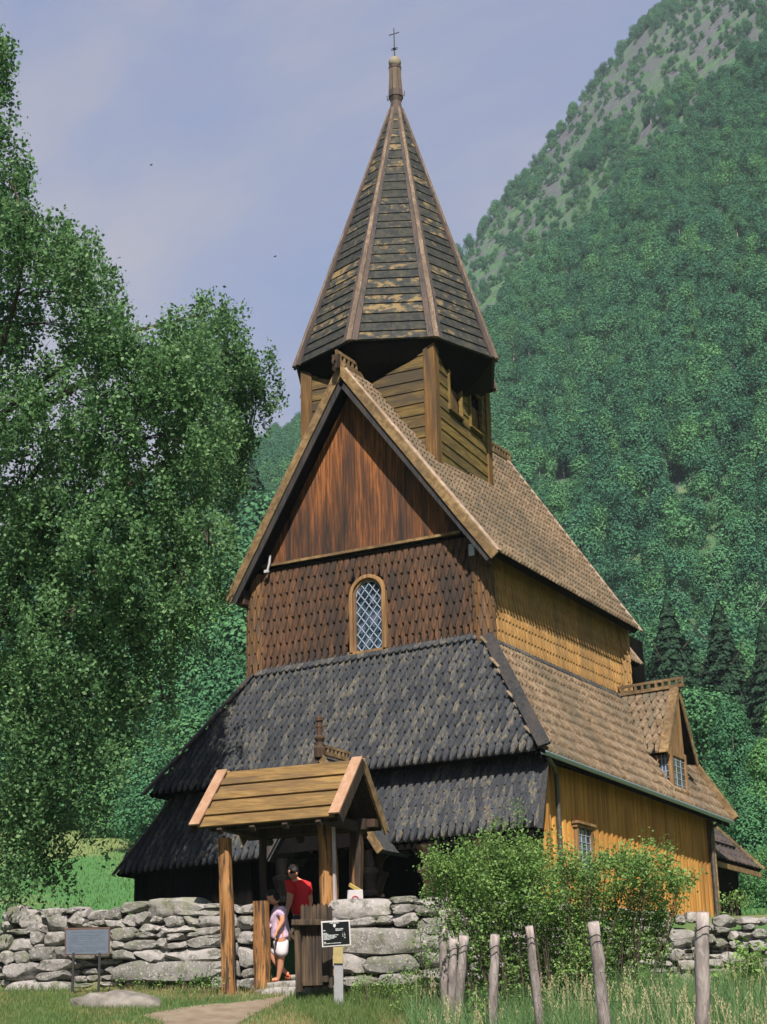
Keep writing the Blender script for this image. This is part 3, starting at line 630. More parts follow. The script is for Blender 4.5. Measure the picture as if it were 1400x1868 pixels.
mb.plate([(uw, yl-.05, zt_), (uw, yr+.05, zt_), (uw, yc, AP[2]-.1)], (1, 0, 0), .05)
g = mb.build('dormer_window', M_frame, CH); g.parent = DM
mb = MB(); mb.box(((3.0+uw-.3)/2, yl, zt_-.55), (uw-.36-3.0, .05, 1.0)); g = mb.build('dormer_cheek', M_hipdark, CH); g.parent = DM; mb = MB(); mb.box(((3.0+uw)/2, yr, zt_-.55), (uw-3.0, .05, 1.0)); g = mb.build('dormer_cheek', M_hipdark, CH); g.parent = DM
mb = MB()
for j in range(6):
    za, zb2 = zw0+(zt_-zw0)*j/6, zw0+(zt_-zw0)*(j+1)/6
    for i in range(3):
        ya, yb = yl+(yr-yl)*i/3, yl+(yr-yl)*(i+1)/3; mb.add([(uw+.005, ya, za), (uw+.005, yb, za), (uw+.005, yb, zb2), (uw+.005, ya, zb2)], [(0, 1, 2, 3)])
        ua, ub2 = uw-.28+.24*i/3, uw-.28+.24*(i+1)/3; mb.add([(ua, yl-.01, za), (ub2, yl-.01, za), (ub2, yl-.01, zb2), (ua, yl-.01, zb2)], [(0, 1, 2, 3)])
g = mb.build('dormer_pane', M_glass, CH); g.parent = DM
mb = MB()
for j in range(7): z = zw0+(zt_-zw0)*j/6; mb.box((uw+.012, (yl+yr)/2, z), (.01, yr-yl, .012)); mb.box((uw-.16, yl-.016, z), (.25, .01, .012))
for i in range(4): mb.box((uw+.014, yl+(yr-yl)*i/3, (zw0+zt_)/2), (.01, .014, zt_-zw0)); mb.box((uw-.28+.24*i/3, yl-.018, (zw0+zt_)/2), (.014, .01, zt_-zw0))
g = mb.build('dormer_leading', M_lead, CH); g.parent = DM
# --- chancel roofs to the east
mb = MB(); P = at(1167, 1212, 0, 2.05); ze = P[2]; ve = min(P[1], 10.6); zr = ze+2.05*1.48
mb.plate([(0, 7.2, zr), (2.05, 7.2, ze), (2.05, ve, ze), (0, ve, zr)], nrmz((1.48, 0, 1)), .12); mb.plate([(0, 7.2, zr), (-2.05, 7.2, ze), (-2.05, ve, ze), (0, ve, zr)], nrmz((-1.48, 0, 1)), .12)
mb.box((0, 9.3, 4.5), (3.5, 4.0, 6.0)); mb.build('chancel', M_blackwood, CH)
mb = MB(); shingled(mb, (0, 7.2, zr), (0, ve-.1, zr), (2.07, 7.2, ze-.02), (2.07, ve-.1, ze-.02)); mb.build('chancel_shingles', M_southroof, CH)
mb = MB(); mb.beam((0, ve, zr+.06), (2.12, ve, ze), .12, .05, up=(1.48, 0, 1)); mb.build('verge_board', M_bargepink, CH)
A = at(1390, 1586, 0, 3.9); B = at(1316, 1512, 0, 2.9); e_v = A[1]; ez = A[2]; tz = ez+(3.9-2.2)*1.0
mb = MB(); mb.plate([(2.2, 8.8, tz), (3.9, 8.8, ez), (3.9, e_v, ez), (2.2, e_v, tz)], nrmz((1, 0, 1)), .1); mb.box((1.2, 10.2, .9), (4.6, max(1, e_v-9.0), 2.6)); mb.build('chancel_lean_to', M_blackwood, CH)
mb = MB(); shingled(mb, (2.2, 8.8, tz), (2.2, e_v-.1, tz), (3.92, 8.8, ez-.02), (3.92, e_v-.1, ez-.02), h=.3, w=.3); mb.build('lean_to_shingles', M_hipdark, CH)
mb = MB(); mb.beam((2.2, e_v, tz+.06), (3.98, e_v, ez+.0), .1, .05, up=(1, 0, 1)); mb.box((3.86, (8.8+e_v)/2, ez-.14), (.05, e_v-8.7, .12)); mb.build('verge_board', M_barge, CH)
mb = MB(); mb.box((3.5, 9.9, -.1), (.05, 1.6, .5)); mb.build('plinth_boards', M_yellow, CH)
# --- tower
RHO = .076; TC = V3(-.273, 2.109, 0); S_ = 1.561; tu = V3(math.cos(RHO), math.sin(RHO), 0); tv = V3(-math.sin(RHO), math.cos(RHO), 0)
TW_ = lambda a, b, z: TC+tu*a+tv*b+V3(0, 0, z)
mb = MB(); mb.box(TW_(0, 0, 10.4), (2*S_-.12, 2*S_-.12, 3.9), (tu, tv, V3(0, 0, 1))); TWR = mb.build('tower', M_blackwood, CH)
def roofz(P):   # height of the nave roof under a plan point
    f = np.clip((P[1]+.5)/7.83, 0, 1); rx = -.2+.2*f; rz = 11.4+.16*f
    return rz-abs(P[0]-rx)/3.33*(rz-6.78)
wins = []
Ps = TW_(S_, 0, 0)
for (xa, ya, xb, yb) in ((815, 680, 840, 772), (853, 713, 877, 800)):
    p = atp(xa, ya, Ps, tu); q = atp(xb, yb, Ps, tu); wins.append((np.dot(p-TC, tv), np.dot(q-TC, tv), q[2]+.12, p[2]-.0))
zw_t = max(w[3] for w in wins); zw_b = min(w[2] for w in wins); wins = [(a, b, zw_b, zw_t) for a, b, _, _ in wins]
for face, (au, av, m_) in enumerate(((tu, -tv, M_tower), (tv, tu, M_towerS))):
    mb = MB(); zz = 8.6
    while zz < 12.1:
        h = random.uniform(.24, .30); z1 = min(zz+h, 12.15)
        spans = [(-S_, S_)]
        if face == 1:
            for (a, b, z0, zt2) in wins:
                if zz < zt2 and z1 > z0:
                    ns = []
                    for l, r in spans:
                        if a > l and b < r: ns += [(l, a), (b, r)]
                        else: ns.append((l, r))
                    spans = ns
        for l, r in spans:
            c = TC+av*S_
            vs = [c+au*l+av*.035+V3(0, 0, zz), c+au*r+av*.035+V3(0, 0, zz), c+au*r+av*.012+V3(0, 0, z1+.02), c+au*l+av*.012+V3(0, 0, z1+.02), c+au*l-av*.02+V3(0, 0, zz), c+au*r-av*.02+V3(0, 0, zz)]
            mb.add(vs, [(0, 1, 2, 3), (4, 5, 1, 0)])
        zz = z1
    g = mb.build('tower_boarding', m_, CH); g.parent = TWR
for a, b in ((-1, -1), (1, -1), (1, 1), (-1, 1)):
    mb = MB(); mb.box(TW_(a*(S_-.07), b*(S_-.07), 10.35), (.27, .27, 3.9), (tu, tv, V3(0, 0, 1))); g = mb.build('corner_post', M_post, CH, bevel=.015); g.parent = TWR
for (a, b, z0, z1) in wins:
    mb = MB(); c = TC+tu*(S_+.03)
    for q in (a, b): mb.box(c+tv*q+V3(0, 0, (z0+z1)/2), (.09, .055, z1-z0+.08), (tu, tv, V3(0, 0, 1)))
    mb.box(c+tv*(a+b)/2+V3(0, 0, z1+.03), (.10, b-a+.1, .05), (tu, tv, V3(0, 0, 1))); mb.box(c+tv*(a+b)/2+V3(0, 0, z0-.03), (.12, b-a+.10, .05), (tu, tv, V3(0, 0, 1)))
    g = mb.build('louvre_window', M_towerS, CH, bevel=.008); g.parent = TWR; g['label'] = 'open belfry window with wooden frame'
    mb = MB(); mb.box(TC+tu*(S_-.06)+tv*(a+b)/2+V3(0, 0, z0+.35*(z1-z0)), (.04, b-a, .7*(z1-z0)), (tu, tv, V3(0, 0, 1)))
    g = mb.build('shutter', M_post, CH); g.parent = TWR
# --- spire
SR = 2.36; zb_ = 12.11; TP = V3(-.089, 2.109, 19.03); tr = .15
def oct_(k, R, c): a = RHO+math.pi/4*k; return V3(c[0]+R*math.cos(a), c[1]+R*math.sin(a), c[2])
BC = V3(TC[0], TC[1], zb_)
mb = MB()
NR = 29
for k in range(8):
    b0, b1, t0, t1 = oct_(k, SR, BC), oct_(k+1, SR, BC), oct_(k, tr, TP), oct_(k+1, tr, TP)
    N = nrmz(np.cross(b1-b0, t0-b0)); N = N if np.dot(N, (b0+b1)/2-BC) > 0 else -N
    jit = [0]+[random.uniform(-.004, .004) for _ in range(NR-1)]+[0]
    for i in range(NR):
        f0 = i/NR+jit[i]; f1 = (i+1)/NR+jit[i+1]
        p0, p1 = b0+(t0-b0)*f0, b1+(t1-b1)*f0; q0, q1 = b0+(t0-b0)*(f1+.006), b1+(t1-b1)*(f1+.006)
        o = .045*(1-.4*f0)
        mb.add([p0+N*o, p1+N*o, q1+N*.01, q0+N*.01, p0-N*.03, p1-N*.03], [(0, 1, 2, 3), (4, 5, 1, 0)])
SPR = mb.build('spire', M_spire, CH)
for k in range(8):
    b0, t0 = oct_(k, SR+.03, BC), oct_(k, tr, TP); rad = nrmz(b0-BC); d = nrmz(t0-b0); sidev = nrmz(np.cross(d, rad)); n = nrmz(np.cross(sidev, d)); n = n if np.dot(n, rad) > 0 else -n
    mb = MB(); mb.beam(b0-d*.04+n*.05, t0+n*.02, .12, .06, up=n, taper=.5, nseg=14, wob=.004)
    g = mb.build('hip_batten', M_hip, CH); g.parent = SPR
    mb = MB()
    for s_ in (-1, 1): nn = nrmz(n+sidev*s_*.38); mb.beam(b0-d*.02+sidev*s_*.11+n*.0, t0+sidev*s_*.04-n*.0, .13, .05, up=nn, taper=.4)
    g = mb.build('hip_batten_base', M_hipdark, CH); g.parent = SPR
mb = MB(); rr = [(SR-.02, zb_-.0), (SR-.03, zb_-.05), (SR-.35, zb_-.40), (S_*1.02, zb_-.75)]
vs = []; 
for r, z in rr: vs += [oct_(k, r, V3(TC[0], TC[1], z)) for k in range(8)]
mb.add(vs, [(8*i+k, 8*i+(k+1) % 8, 8*i+8+(k+1) % 8, 8*i+8+k) for i in range(3) for k in range(8)]); g = mb.build('spire_soffit', M_blackwood, CH); g.parent = SPR
# finial
mb = MB(); tx, ty = TP[0], TP[1]
def prism8(prof, n=8): 
    v = []; 
    for r, z in prof: v += [(tx+r*math.cos(RHO+math.pi/4*k), ty+r*math.sin(RHO+math.pi/4*k), z) for k in range(n)]
    return v, [(n*i+k, n*i+(k+1) % n, n*i+n+(k+1) % n, n*i+n+k) for i in range(len(prof)-1) for k in range(n)]
mb.add(*prism8([(.19, 18.98), (.15, 19.1), (.13, 19.25), (.17, 19.36), (.19, 19.38), (.165, 19.8), (.145, 20.15), (.165, 20.17), (.165, 20.22), (.10, 20.23)]))
g = mb.build('finial_post', M_hipdark, CH); g.parent = SPR
mb = MB()
for k in (5, 6, 7): a = RHO+math.pi/4*k+.39; mb.beam((tx+.155*math.cos(a), ty+.155*math.sin(a), 19.4), (tx+.135*math.cos(a), ty+.135*math.sin(a), 20.15), .10, .03, up=(math.cos(a), math.sin(a), 0))
g = mb.build('finial_boards', M_hip, CH); g.parent = SPR
mb = MB(); mb.lathe((tx, ty, 20.36), [(.02, -.16), (.09, -.14), (.14, -.08), (.155, 0), (.14, .07), (.10, .12), (.04, .155), (.015, .17)], 20); g = mb.build('finial_ball', M_ball, CH, smooth=True); g.parent = SPR
mb = MB(); mb.tube([(tx, ty, 20.5), (tx, ty, 21.33)], [.02, .012], 8); mb.beam(V3(tx, ty, 21.17)-tu*.14, V3(tx, ty, 21.17)+tu*.14, .016, .016)
mb.lathe((tx, ty, 20.74), [(.01, -.05), (.045, 0), (.01, .05)], 10)
for s_ in (-1, 1): mb.tube([V3(tx, ty, 20.74)+tu*s_*(.05+.03*math.cos(a))+V3(0, 0, .03*math.sin(a)) for a in np.linspace(0, 6.28, 10)], .008, 5)
g = mb.build('finial_cross', M_iron, CH); g.parent = SPR
for s_ in (-1, 1): mb = MB(); mb.tube([V3(tx, ty, 19.4)+tu*s_*.17, V3(tx, ty, 19.36)+tu*s_*.22, V3(tx, ty, 19.5)+tu*s_*.23], .012, 5); g = mb.build('finial_hook', M_iron, CH); g.parent = SPR
# --- west porch behind the lychgate
mb = MB(); pu, pz, pf = .33, 2.78, -2.4; pe = .95; hl = 1.22
for s_ in (-1, 1): mb.plate([(pu, pf, pz), (pu+s_*hl, pf, pe), (pu+s_*hl, -1.2, pe), (pu, -.6, pz)], nrmz((s_*1.5, 0, 1)), .09)
PO = mb.build('porch_roof', M_westroof, CH)
for s_ in (-1, 1):
    mb = MB(); mb.beam((pu, pf-.02, pz), (pu+s_*(hl+.05), pf-.02, pe-.05), .05, .14, up=(s_*1.5, 0, 1)); g = mb.build('porch_bargeboard', M_barge if s_ > 0 else M_hipdark, CH); g.parent = PO
mb = MB(); mb.plate([(pu-hl+.1, pf+.12, pe+.1), (pu+hl-.1, pf+.12, pe+.1), (pu, pf+.12, pz-.1)], (0, -1, 0), .06); g = mb.build('porch_gable', M_blackwood, CH); g.parent = PO
g = crest((pu, pf, pz+.05), (pu, -1.3, pz+.05), .17, M_barge, .13); g.parent = PO
mb = MB(); mb.lathe((pu, pf, pz), [(.10, -.05), (.11, .12), (.07, .18), (.06, .24), (.10, .30), (.10, .33), (.055, .37), (.05, .50), (.06, .53), (.05, .58), (.05, .62), (.075, .64), (.075, .70), (.03, .745)], 12); mb.box((pu, pf, pz+.53), (.36, .03, .03)); mb.box((pu, pf, pz+.5), (.10, .06, .12))
g = mb.build('porch_finial', M_carved, CH); g.parent = PO
for s_ in (-1, 1):
    mb = MB(); mb.lathe((pu+s_*.95, -2.25, -.4), [(.11, 0), (.11, .5), (.15, .55), (.15, .62), (.1, .66), (.12, .8), (.17, .95), (.17, 1.02), (.10, 1.05), (.12, 1.35)], 12); mb.build('porch_post', M_blackwood, CH)
mb = MB(); mb.box((pu, -1.25, .35), (1.1, .08, 1.6)); mb.build('door', M_blackwood, CH)
# ------------------------------------------------------------------ dry stone wall
def pxground(x, y, lo=12., hi=45.):
    t = np.arange(lo, hi, .05); P = CAMP[None]+ray(x, y)[None]*t[:, None]; k = P[:, 2] < gz(P[:, 0], P[:, 1])
    return P[np.argmax(k)] if k.any() else P[-1]
_bm = bmesh.new(); bmesh.ops.create_icosphere(_bm, subdivisions=3, radius=1); ICO = np.array([v.co[:] for v in _bm.verts]); ICF = [tuple(v.index for v in f.verts) for f in _bm.faces]; _bm.free()
_bm = bmesh.new(); bmesh.ops.create_icosphere(_bm, subdivisions=2, radius=1); ICO2 = np.array([v.co[:] for v in _bm.verts]); ICF2 = [tuple(v.index for v in f.verts) for f in _bm.faces]; _bm.free()
def stone(mb, c, half, ax, hi=True, cuts=8, rough=.035, tilt=.0):
    V = (ICO if hi else ICO2).copy(); p = random.uniform(6, 13)
    V = V/((np.abs(V)**p).sum(1)**(1/p))[:, None]
    for _ in range(cuts):
        n = nrmz(rng.normal(size=3)*V3(1, .55, .9)); o = random.uniform(.84, 1.12); d = V@n; m = d > o; V[m] -= np.outer((d[m]-o), n)
    ph = rng.uniform(0, 6, 6)
    V *= (1+rough*(np.sin(V[:, 0]*3+ph[0])*np.sin(V[:, 2]*4+ph[1])+.6*np.sin(V[:, 1]*7+V[:, 0]*6+ph[2])+.5*np.sin(V[:, 2]*11+V[:, 0]*9+ph[3])))[:, None]
    if tilt: V[:, 2] += V[:, 0]*tilt*half[0]/max(half[2], .01)
    mb.add(c + V@(np.array(ax)*np.array(half)[:, None]), ICF if hi else ICF2)
def px_stone(mb, box, P0, P1, dep=.22, off=0.0, grow=1.08):
    x0, y0, x1, y1 = box; t = nrmz(V3(P1[0]-P0[0], P1[1]-P0[1], 0)); n = V3(-t[1], t[0], 0); P = V3(P0[0], P0[1], 0)+n*off
    a = atp(x0, (y0+y1)/2, P, n); b = atp(x1, (y0+y1)/2, P, n); c = atp((x0+x1)/2, y0, P, n); d = atp((x0+x1)/2, y1, P, n)
    m = (a+b)/2; m[2] = (c[2]+d[2])/2; w = np.dot(b-a, t)/2; h = (c[2]-d[2])/2
    stone(mb, m+n*dep*.9, (w*grow, dep, h*grow), (t, n, V3(0, 0, 1)))
    return m, w, h
LS = [(0,515,45,575),(35,485,125,580),(125,505,200,540),(235,498,350,555),(380,488,470,530),(495,510,600,575),(600,493,690,560),(695,462,860,530),(850,440,1190,545),(1035,480,1290,545),(200,515,240,545),(350,500,385,530),(470,500,500,560),(1180,470,1290,500),
(0,575,60,640),(60,530,250,610),(258,540,378,640),(380,515,488,605),(490,590,575,612),(590,555,735,628),(700,540,790,600),(785,520,865,590),(870,545,940,580),(940,540,1060,605),(1060,540,1150,600),(1155,537,1292,608),(540,570,600,600),(480,575,545,605),
(25,612,170,655),(135,590,260,640),(175,630,240,710),(240,638,370,720),(642,610,800,685),(805,585,930,635),(790,635,895,672),(900,628,955,672),(935,600,1125,642),(1125,605,1290,655),(955,645,1060,682),(1060,640,1165,672),(1165,650,1295,675),
(0,652,60,735),(50,670,190,742),(642,685,720,738),(715,675,905,738),(905,675,970,740),(970,690,1075,735),(1075,658,1297,725),(190,705,240,742),
(0,745,85,828),(70,745,165,820),(165,720,325,798),(322,722,385,790),(650,740,778,795),(775,735,965,808),(965,730,1295,808),
(0,820,210,920),(215,795,430,860),(210,855,400,917),(650,805,980,915),(800,808,1300,918),
(0,920,310,1030),(285,925,400,1000),(380,640,500,720),(500,620,645,690),(400,715,560,790),(545,690,650,780),(1290,500,1330,560),(1230,900,1310,990)]
wall = thing('dry_stone_wall', 'grey lichened dry stone wall running left of the roofed wooden gate below the church', 'wall', (*GT(-4, .8, 0)[:2], FLb[2]))
mb = MB()
for q in LS: px_stone(mb, (q[0]/3.182, 1500+q[1]/3.182, q[2]/3.182, 1500+q[3]/3.182), WL[0], WL[1])
for q in [(258,808,345,860),(262,865,345,935),(262,945,345,1010),(265,1025,345,1140),(268,1140,345,1190),(270,1190,345,1250),(190,860,262,930),(190,930,262,1000),(190,1010,262,1100),(190,1100,262,1180),(190,1190,262,1250),(190,810,262,860)]:
    px_stone(mb, (340+q[0]/2.8, 1360+q[1]/2.8, 340+q[2]/2.8, 1360+q[3]/2.8), WL[0], WL[1])
def rows(mb, P0, P1, z0a, z0b, z1a, z1b, off=0.0, hi=False):
    P0 = np.array(P0); P1 = np.array(P1); Ln = np.linalg.norm(P1-P0); t = V3(*((P1-P0)/Ln), 0); n = V3(-t[1], t[0], 0); f = 0
    while f < 1:
        h = random.uniform(.08, .17); s = random.uniform(-.3, 0)
        while s < Ln:
            w = min(random.uniform(.22, .65), max(.12, Ln-s)); hh = h*random.uniform(.8, 1.05); u = min(max((s+w/2)/Ln, 0), 1); zb0 = z0a+(z0b-z0a)*u; zt0 = z1a+(z1b-z1a)*u
            z = zb0+(zt0-zb0)*f+hh*.5
            if z < zt0+.03: stone(mb, V3(P0[0], P0[1], 0)+t*(s+w/2)+n*(.2+off+random.uniform(-.03, .03))+V3(0, 0, z), (w/2*1.04, .2, hh/2*1.1), (t, n, V3(0, 0, 1)), hi)
            s += w+.005
        f += h/1.35
for k, off in ((0, .18),): rows(mb, WL[0], WL[1], -1.75, -1.62, -.28, -.25, off, False)
# stones out of the frame to the left
a0 = dist(2, 1700, 30.); 
rows(mb, WL[0], WL[0]+(WL[1]-WL[0])*.56, -1.6, -1.62, -.15, -.2, 0.0, False)
wall_o = mb.build('stones', M_stone, wall, smooth=True, sharp=.5)
mb = MB()
for k in range(12): mb.box(GT(-13.9+k*1.2, .95+.25, .55), (1.2, .36, 1.25), (G1, G2, V3(0, 0, 1)))
mb.build('core', simple('dark_wall_core', (.03, .03, .026), .95), wall)
p1, p2, p3, p4, p5 = WR
wall2 = thing('dry_stone_wall', 'grey lichened dry stone wall right of the gate, partly hidden behind the wild rose bush', 'wall', (p2[0], p2[1], FLb[2]))
mb = MB()
for q in [(725,780,1050,885),(1040,770,1165,805),(1045,810,1190,860),(1165,820,1290,870),(795,870,960,925),(960,870,1050,910),(1055,850,1175,920),(735,920,1230,1062),(1175,880,1330,960),(705,1035,915,1165),(912,1065,1170,1158),(800,1170,990,1230),(1170,1060,1330,1130),(730,925,830,1000),(960,1165,1180,1230),(1170,1130,1400,1200),(1210,950,1400,1060),(1290,830,1400,900),(1160,780,1300,825),(720,885,800,935)]:
    px_stone(mb, (340+q[0]/2.8, 1360+q[1]/2.8, 340+q[2]/2.8, 1360+q[3]/2.8), p1, p2)
for q in [(990,715,1100,790),(1180,650,1270,700),(1270,660,1370,690),(1000,790,1060,840),(1030,840,1105,895),(1150,730,1190,765),(1180,700,1245,725),(1190,750,1240,790),(1280,720,1350,750),(1150,835,1215,868),(1020,650,1062,688),(1065,640,1112,683),(1040,895,1100,940),(1360,660,1400,690),(1300,690,1350,715),(1250,760,1330,800),(940,690,1000,720),(1100,790,1160,830),(1105,690,1180,730),(1330,750,1400,800),(1240,720,1285,755),(1340,710,1400,745),(1060,945,1140,990),(1210,805,1300,850),(1160,875,1260,920)]:
    px_stone(mb, (780+q[0]/2.258, 1380+q[1]/2.258, 780+q[2]/2.258, 1380+q[3]/2.258), p3, p4, .18, -.05, 1.12)
rows(mb, p1, p2, -1.7, -1.7, -.3, -.35, .18); rows(mb, p2, p3, -1.75, -1.9, -.25, -.62, 0.0); rows(mb, p3, p4, -1.9, -2.0, -.80, -.92, .06); rows(mb, p4, p5, -2, -2.1, -.7, -.8, 0.0)
mb.build('stones', M_stone, wall2, smooth=True, sharp=.5)
mb = MB()
for a, b, z in ((p1, p2, -.35), (p2, p3, -.75), (p3, p4, -1.0), (p4, p5, -1.05)):
    t = nrmz(V3(*(b-a), 0)); nn = V3(-t[1], t[0], 0); m = (a+b)/2; mb.box(V3(m[0], m[1], z-.9)+nn*.5, (np.linalg.norm(b-a), .5, 1.8), (t, nn, V3(0, 0, 1)))
mb.build('core', bpy.data.materials['dark_wall_core'], wall2)
# ------------------------------------------------------------------ roofed gate (lychgate)
LG = thing('lychgate', 'roofed wooden gateway with rough orange-brown posts and a tan plank roof above the couple', 'gate', GT(.9, .6, 0))
def rough_post(name, base, top, w, mat, parent, flare=1.0):
    mb = MB(); a = np.array(base, float); b = np.array(top, float); n = 12; Ln = np.linalg.norm(b-a); nr = 10; vs = []; ph = [random.uniform(0, 6) for _ in range(4)]
    for k in range(n+1):
        c = a+(b-a)*k/n + V3(math.sin(k*.7+ph[0])*.008, math.sin(k*.9+ph[1])*.006, 0)
        for i in range(nr):
            t = 2*math.pi*i/nr; r = w/2*(1+.10*math.sin(2*t+ph[2])+.05*math.sin(3*t+k*.35+ph[3]))*(1+.05*math.sin(k*.8+ph[0])); r /= max(abs(math.cos(t)), abs(math.sin(t)))**.55
            vs.append(c+(G1*math.cos(t)+G2*math.sin(t))*r)
    fs = [(k*nr+i, k*nr+(i+1) % nr, (k+1)*nr+(i+1) % nr, (k+1)*nr+i) for k in range(n) for i in range(nr)] + [tuple(n*nr+i for i in range(nr))]
    mb.add(vs, fs); return mb.build(name, mat, parent, bevel=0)
def pxt(x, y, l=None, d=None):   # point on the gate's plane d = const
    return atp(x, y, GT(0, d, 0), G2)
t1 = pxt(410, 1530, d=0); t2 = pxt(597, 1515, d=0); b2_ = GT(1.80, 0, .0)
rough_post('post', GT(.0, 0, -.15), t1, .225, M_gatepost, LG); rough_post('post', pxt(604, 1700, d=.42)-V3(0, 0, .7), pxt(596, 1515, d=.42)+V3(0, 0, .15), .26, M_gatepost, LG)
_pt = pxt(477.5, 1644, d=.62); rough_post('short_post', pxt(479, 1815, d=.62)-V3(0, 0, .15), _pt, .235, M_gatepost, LG); rough_post('post', GT(.05, 1.15, .1), GT(.03, 1.15, 2.75), .13, M_gatedark, LG); rough_post('post', pxt(652, 1645, d=1.15)-V3(0, 0, .6), pxt(650, 1525, d=1.15)+V3(0, 0, .2), .22, M_gatepost_shaded, LG)
mb = MB(); mb.beam(pxt(608.5, 1500, d=.33), pxt(612.5, 1680, d=.33), .045, .05, up=G2); mb.build('side_board', M_greypost, LG)
l0, l1_, zr_, ze_ = -.43, 2.12, 3.68, 2.66; dr, df, db = .57, -.40, 1.50
mb = MB()
for s_, de in ((-1, df), (1, db)):
    A, B, C_, D_ = GT(l0, dr, zr_), GT(l1_, dr, zr_), GT(l1_, de, ze_), GT(l0, de, ze_); N = nrmz(np.cross(B-A, D_-A)); N = N if N[2] > 0 else -N
    mb.plate([A, B, C_, D_], N, .03)
mb.build('roof_boarding', M_gatedark, LG)
for s_, de in ((-1, df), (1, db)):
    mb = MB(); d0 = GT(0, dr, zr_); d1 = GT(0, de, ze_); sl = d1-d0; N = nrmz(np.cross(G1, sl)); N = N if N[2] > 0 else -N; Ln = np.linalg.norm(sl); npk = 7
    for k in range(npk):
        f0 = k/npk; f1 = (k+1)/npk; hh = .015+.045*(k % 2); c = GT((l0+l1_)/2, dr, zr_)+sl*((f0+f1)/2)+N*(hh+.012)
        mb.box(c, (l1_-l0-.04-random.uniform(0, .03), Ln/npk*(.80 if k % 2 else 1.25), .03), (G1, nrmz(nrmz(sl)+N*random.uniform(-.05, .05)), N))
    mb.build('roof_planks', M_gateroof, LG, bevel=.005)
    for le in (l0, l1_):
        mb = MB(); A = GT(le, dr, zr_)+N*.105; B = GT(le, de, ze_)+N*.105+nrmz(sl)*.05; mb.beam(A, B, .19 if s_ < 0 else .12, .035, up=N); g = mb.build('verge_board', M_gatebarge, LG, bevel=.005)
        mb = MB(); mb.beam(GT(le+(.08 if le > 0 else -.08), dr, zr_)-N*.02, GT(le+(.08 if le > 0 else -.08), de, ze_)-N*.02+nrmz(sl)*.04, .03, .17, up=N); g = mb.build('bargeboard', M_gatedark if s_ < 0 else M_barge, LG)
    mb = MB()
    for le in np.linspace(.0, 1.8, 4): mb.beam(GT(le, dr, zr_-.10), GT(le, de, ze_-.10), .09, .1, up=N)
    mb.build('rafters', M_gatedark, LG)
mb = MB(); mb.beam(GT(-.35, 0, 2.72), GT(2.0, 0, 2.72), .16, .18); mb.beam(GT(-.35, 1.15, 2.72), GT(2.0, 1.15, 2.72), .16, .18)
for le in (0, 1.8): mb.beam(GT(le, -.3, 2.68), GT(le, 1.42, 2.68), .14, .16);
mb.build('tie_beams', M_gatedark, LG)
mb = MB(); mb.box(pxt(672, 1503, d=1.2)+V3(0, 0, 0), (.32, .16, .14), (G1, G2, V3(0, 0, 1))); mb.build('beam_end', M_carved, LG, bevel=.01)
# open picket leaf
lf = []
A = dist(547, 1800, 26.6); B = dist(605, 1790, 26.42)
A2 = dist(547, 1640, 26.6); B2 = dist(605, 1645, 26.42)
t = nrmz(V3(B[0]-A[0], B[1]-A[1], 0)); n_ = V3(-t[1], t[0], 0); zt1, zb1 = (A2[2]+B2[2])/2, A[2]-.04; Wd = np.dot(B-A, t)
LF = thing('picket_gate', 'weathered grey picket gate standing open beside the right gatepost', 'gate', (A[0], A[1], zb1))
npk = 8
for k in range(npk):
    f = (k+.5)/npk; c = A+t*Wd*f; w = Wd/npk*.86; z0 = zb1+.03*random.random(); z1 = zt1-.01-.05*(k == npk-1)+random.uniform(-.02, .01); P = V3(c[0], c[1], 0)+n_*.05
    mb = MB(); mb.plate([P+t*(-w/2)+V3(0, 0, z0+.0), P+t*(w/2)+V3(0, 0, z0), P+t*(w/2)+V3(0, 0, z1-.04), P+V3(0, 0, z1), P-t*(w/2)+V3(0, 0, z1-.04)], -n_, .025); mb.build('picket', M_picket, LF)
for k in range(6):
    f = .12+(k+.5)/6*.62; c = A+t*Wd*f; w = Wd/11; z1 = zt1-.44+random.uniform(-.02, .02); P = V3(c[0], c[1], 0)-n_*.03
    mb = MB(); mb.plate([P-t*(w/2)+V3(0, 0, zb1+.05), P+t*(w/2)+V3(0, 0, zb1+.05), P+t*(w/2)+V3(0, 0, z1-.12), P+V3(0, 0, z1), P-t*(w/2)+V3(0, 0, z1-.12)], -n_, .025); mb.build('front_picket', M_picket, LF)
mb = MB(); c0 = V3(A[0], A[1], zt1-.30)-n_*.08; mb.beam(c0-t*.06, c0+t*(Wd-.02)+V3(0, 0, -.03), .20, .09); mb.build('top_rail', M_picket, LF, bevel=.012)
mb = MB(); c0 = V3(A[0], A[1], zb1+.14)-n_*.0; mb.beam(c0, c0+t*(Wd-.05), .05, .10); mb.build('bottom_rail', M_picket, LF, bevel=.01)
mb = MB(); mb.beam(V3(A[0], A[1], zb1-.05)-n_*.06+t*.02, V3(A[0], A[1], zt1-.26)-n_*.06+t*.0, .09, .09, up=n_); mb.build('stile', M_picket, LF, bevel=.01)
mb = MB(); e = dist(529, 1704, 26.75); mb.beam(V3(A[0], A[1], zt1-.28)-n_*.06, e, .03, .05); mb.beam(e, V3(A[0], A[1], zt1-.62)-n_*.02, .03, .05); mb.beam(e, e-V3(0, 0, .10), .04, .03, up=t); mb.build('brace', M_picket, LF)
# stone steps
STP = thing('stone_steps', 'three grey stone steps leading up through the roofed gate', 'steps', GT(1, .8, 0))
for (d0, d1, z) in ((.22, .68, .085), (.62, 1.6, .20), (1.5, 2.6, .34)):
    mb = MB(); stone(mb, GT(.98, (d0+d1)/2, z-.10), (.80, (d1-d0)/2+.05, .10), (G1, G2, V3(0, 0, 1)), True, 3, .015); mb.build('step', M_stone, STP, smooth=True)
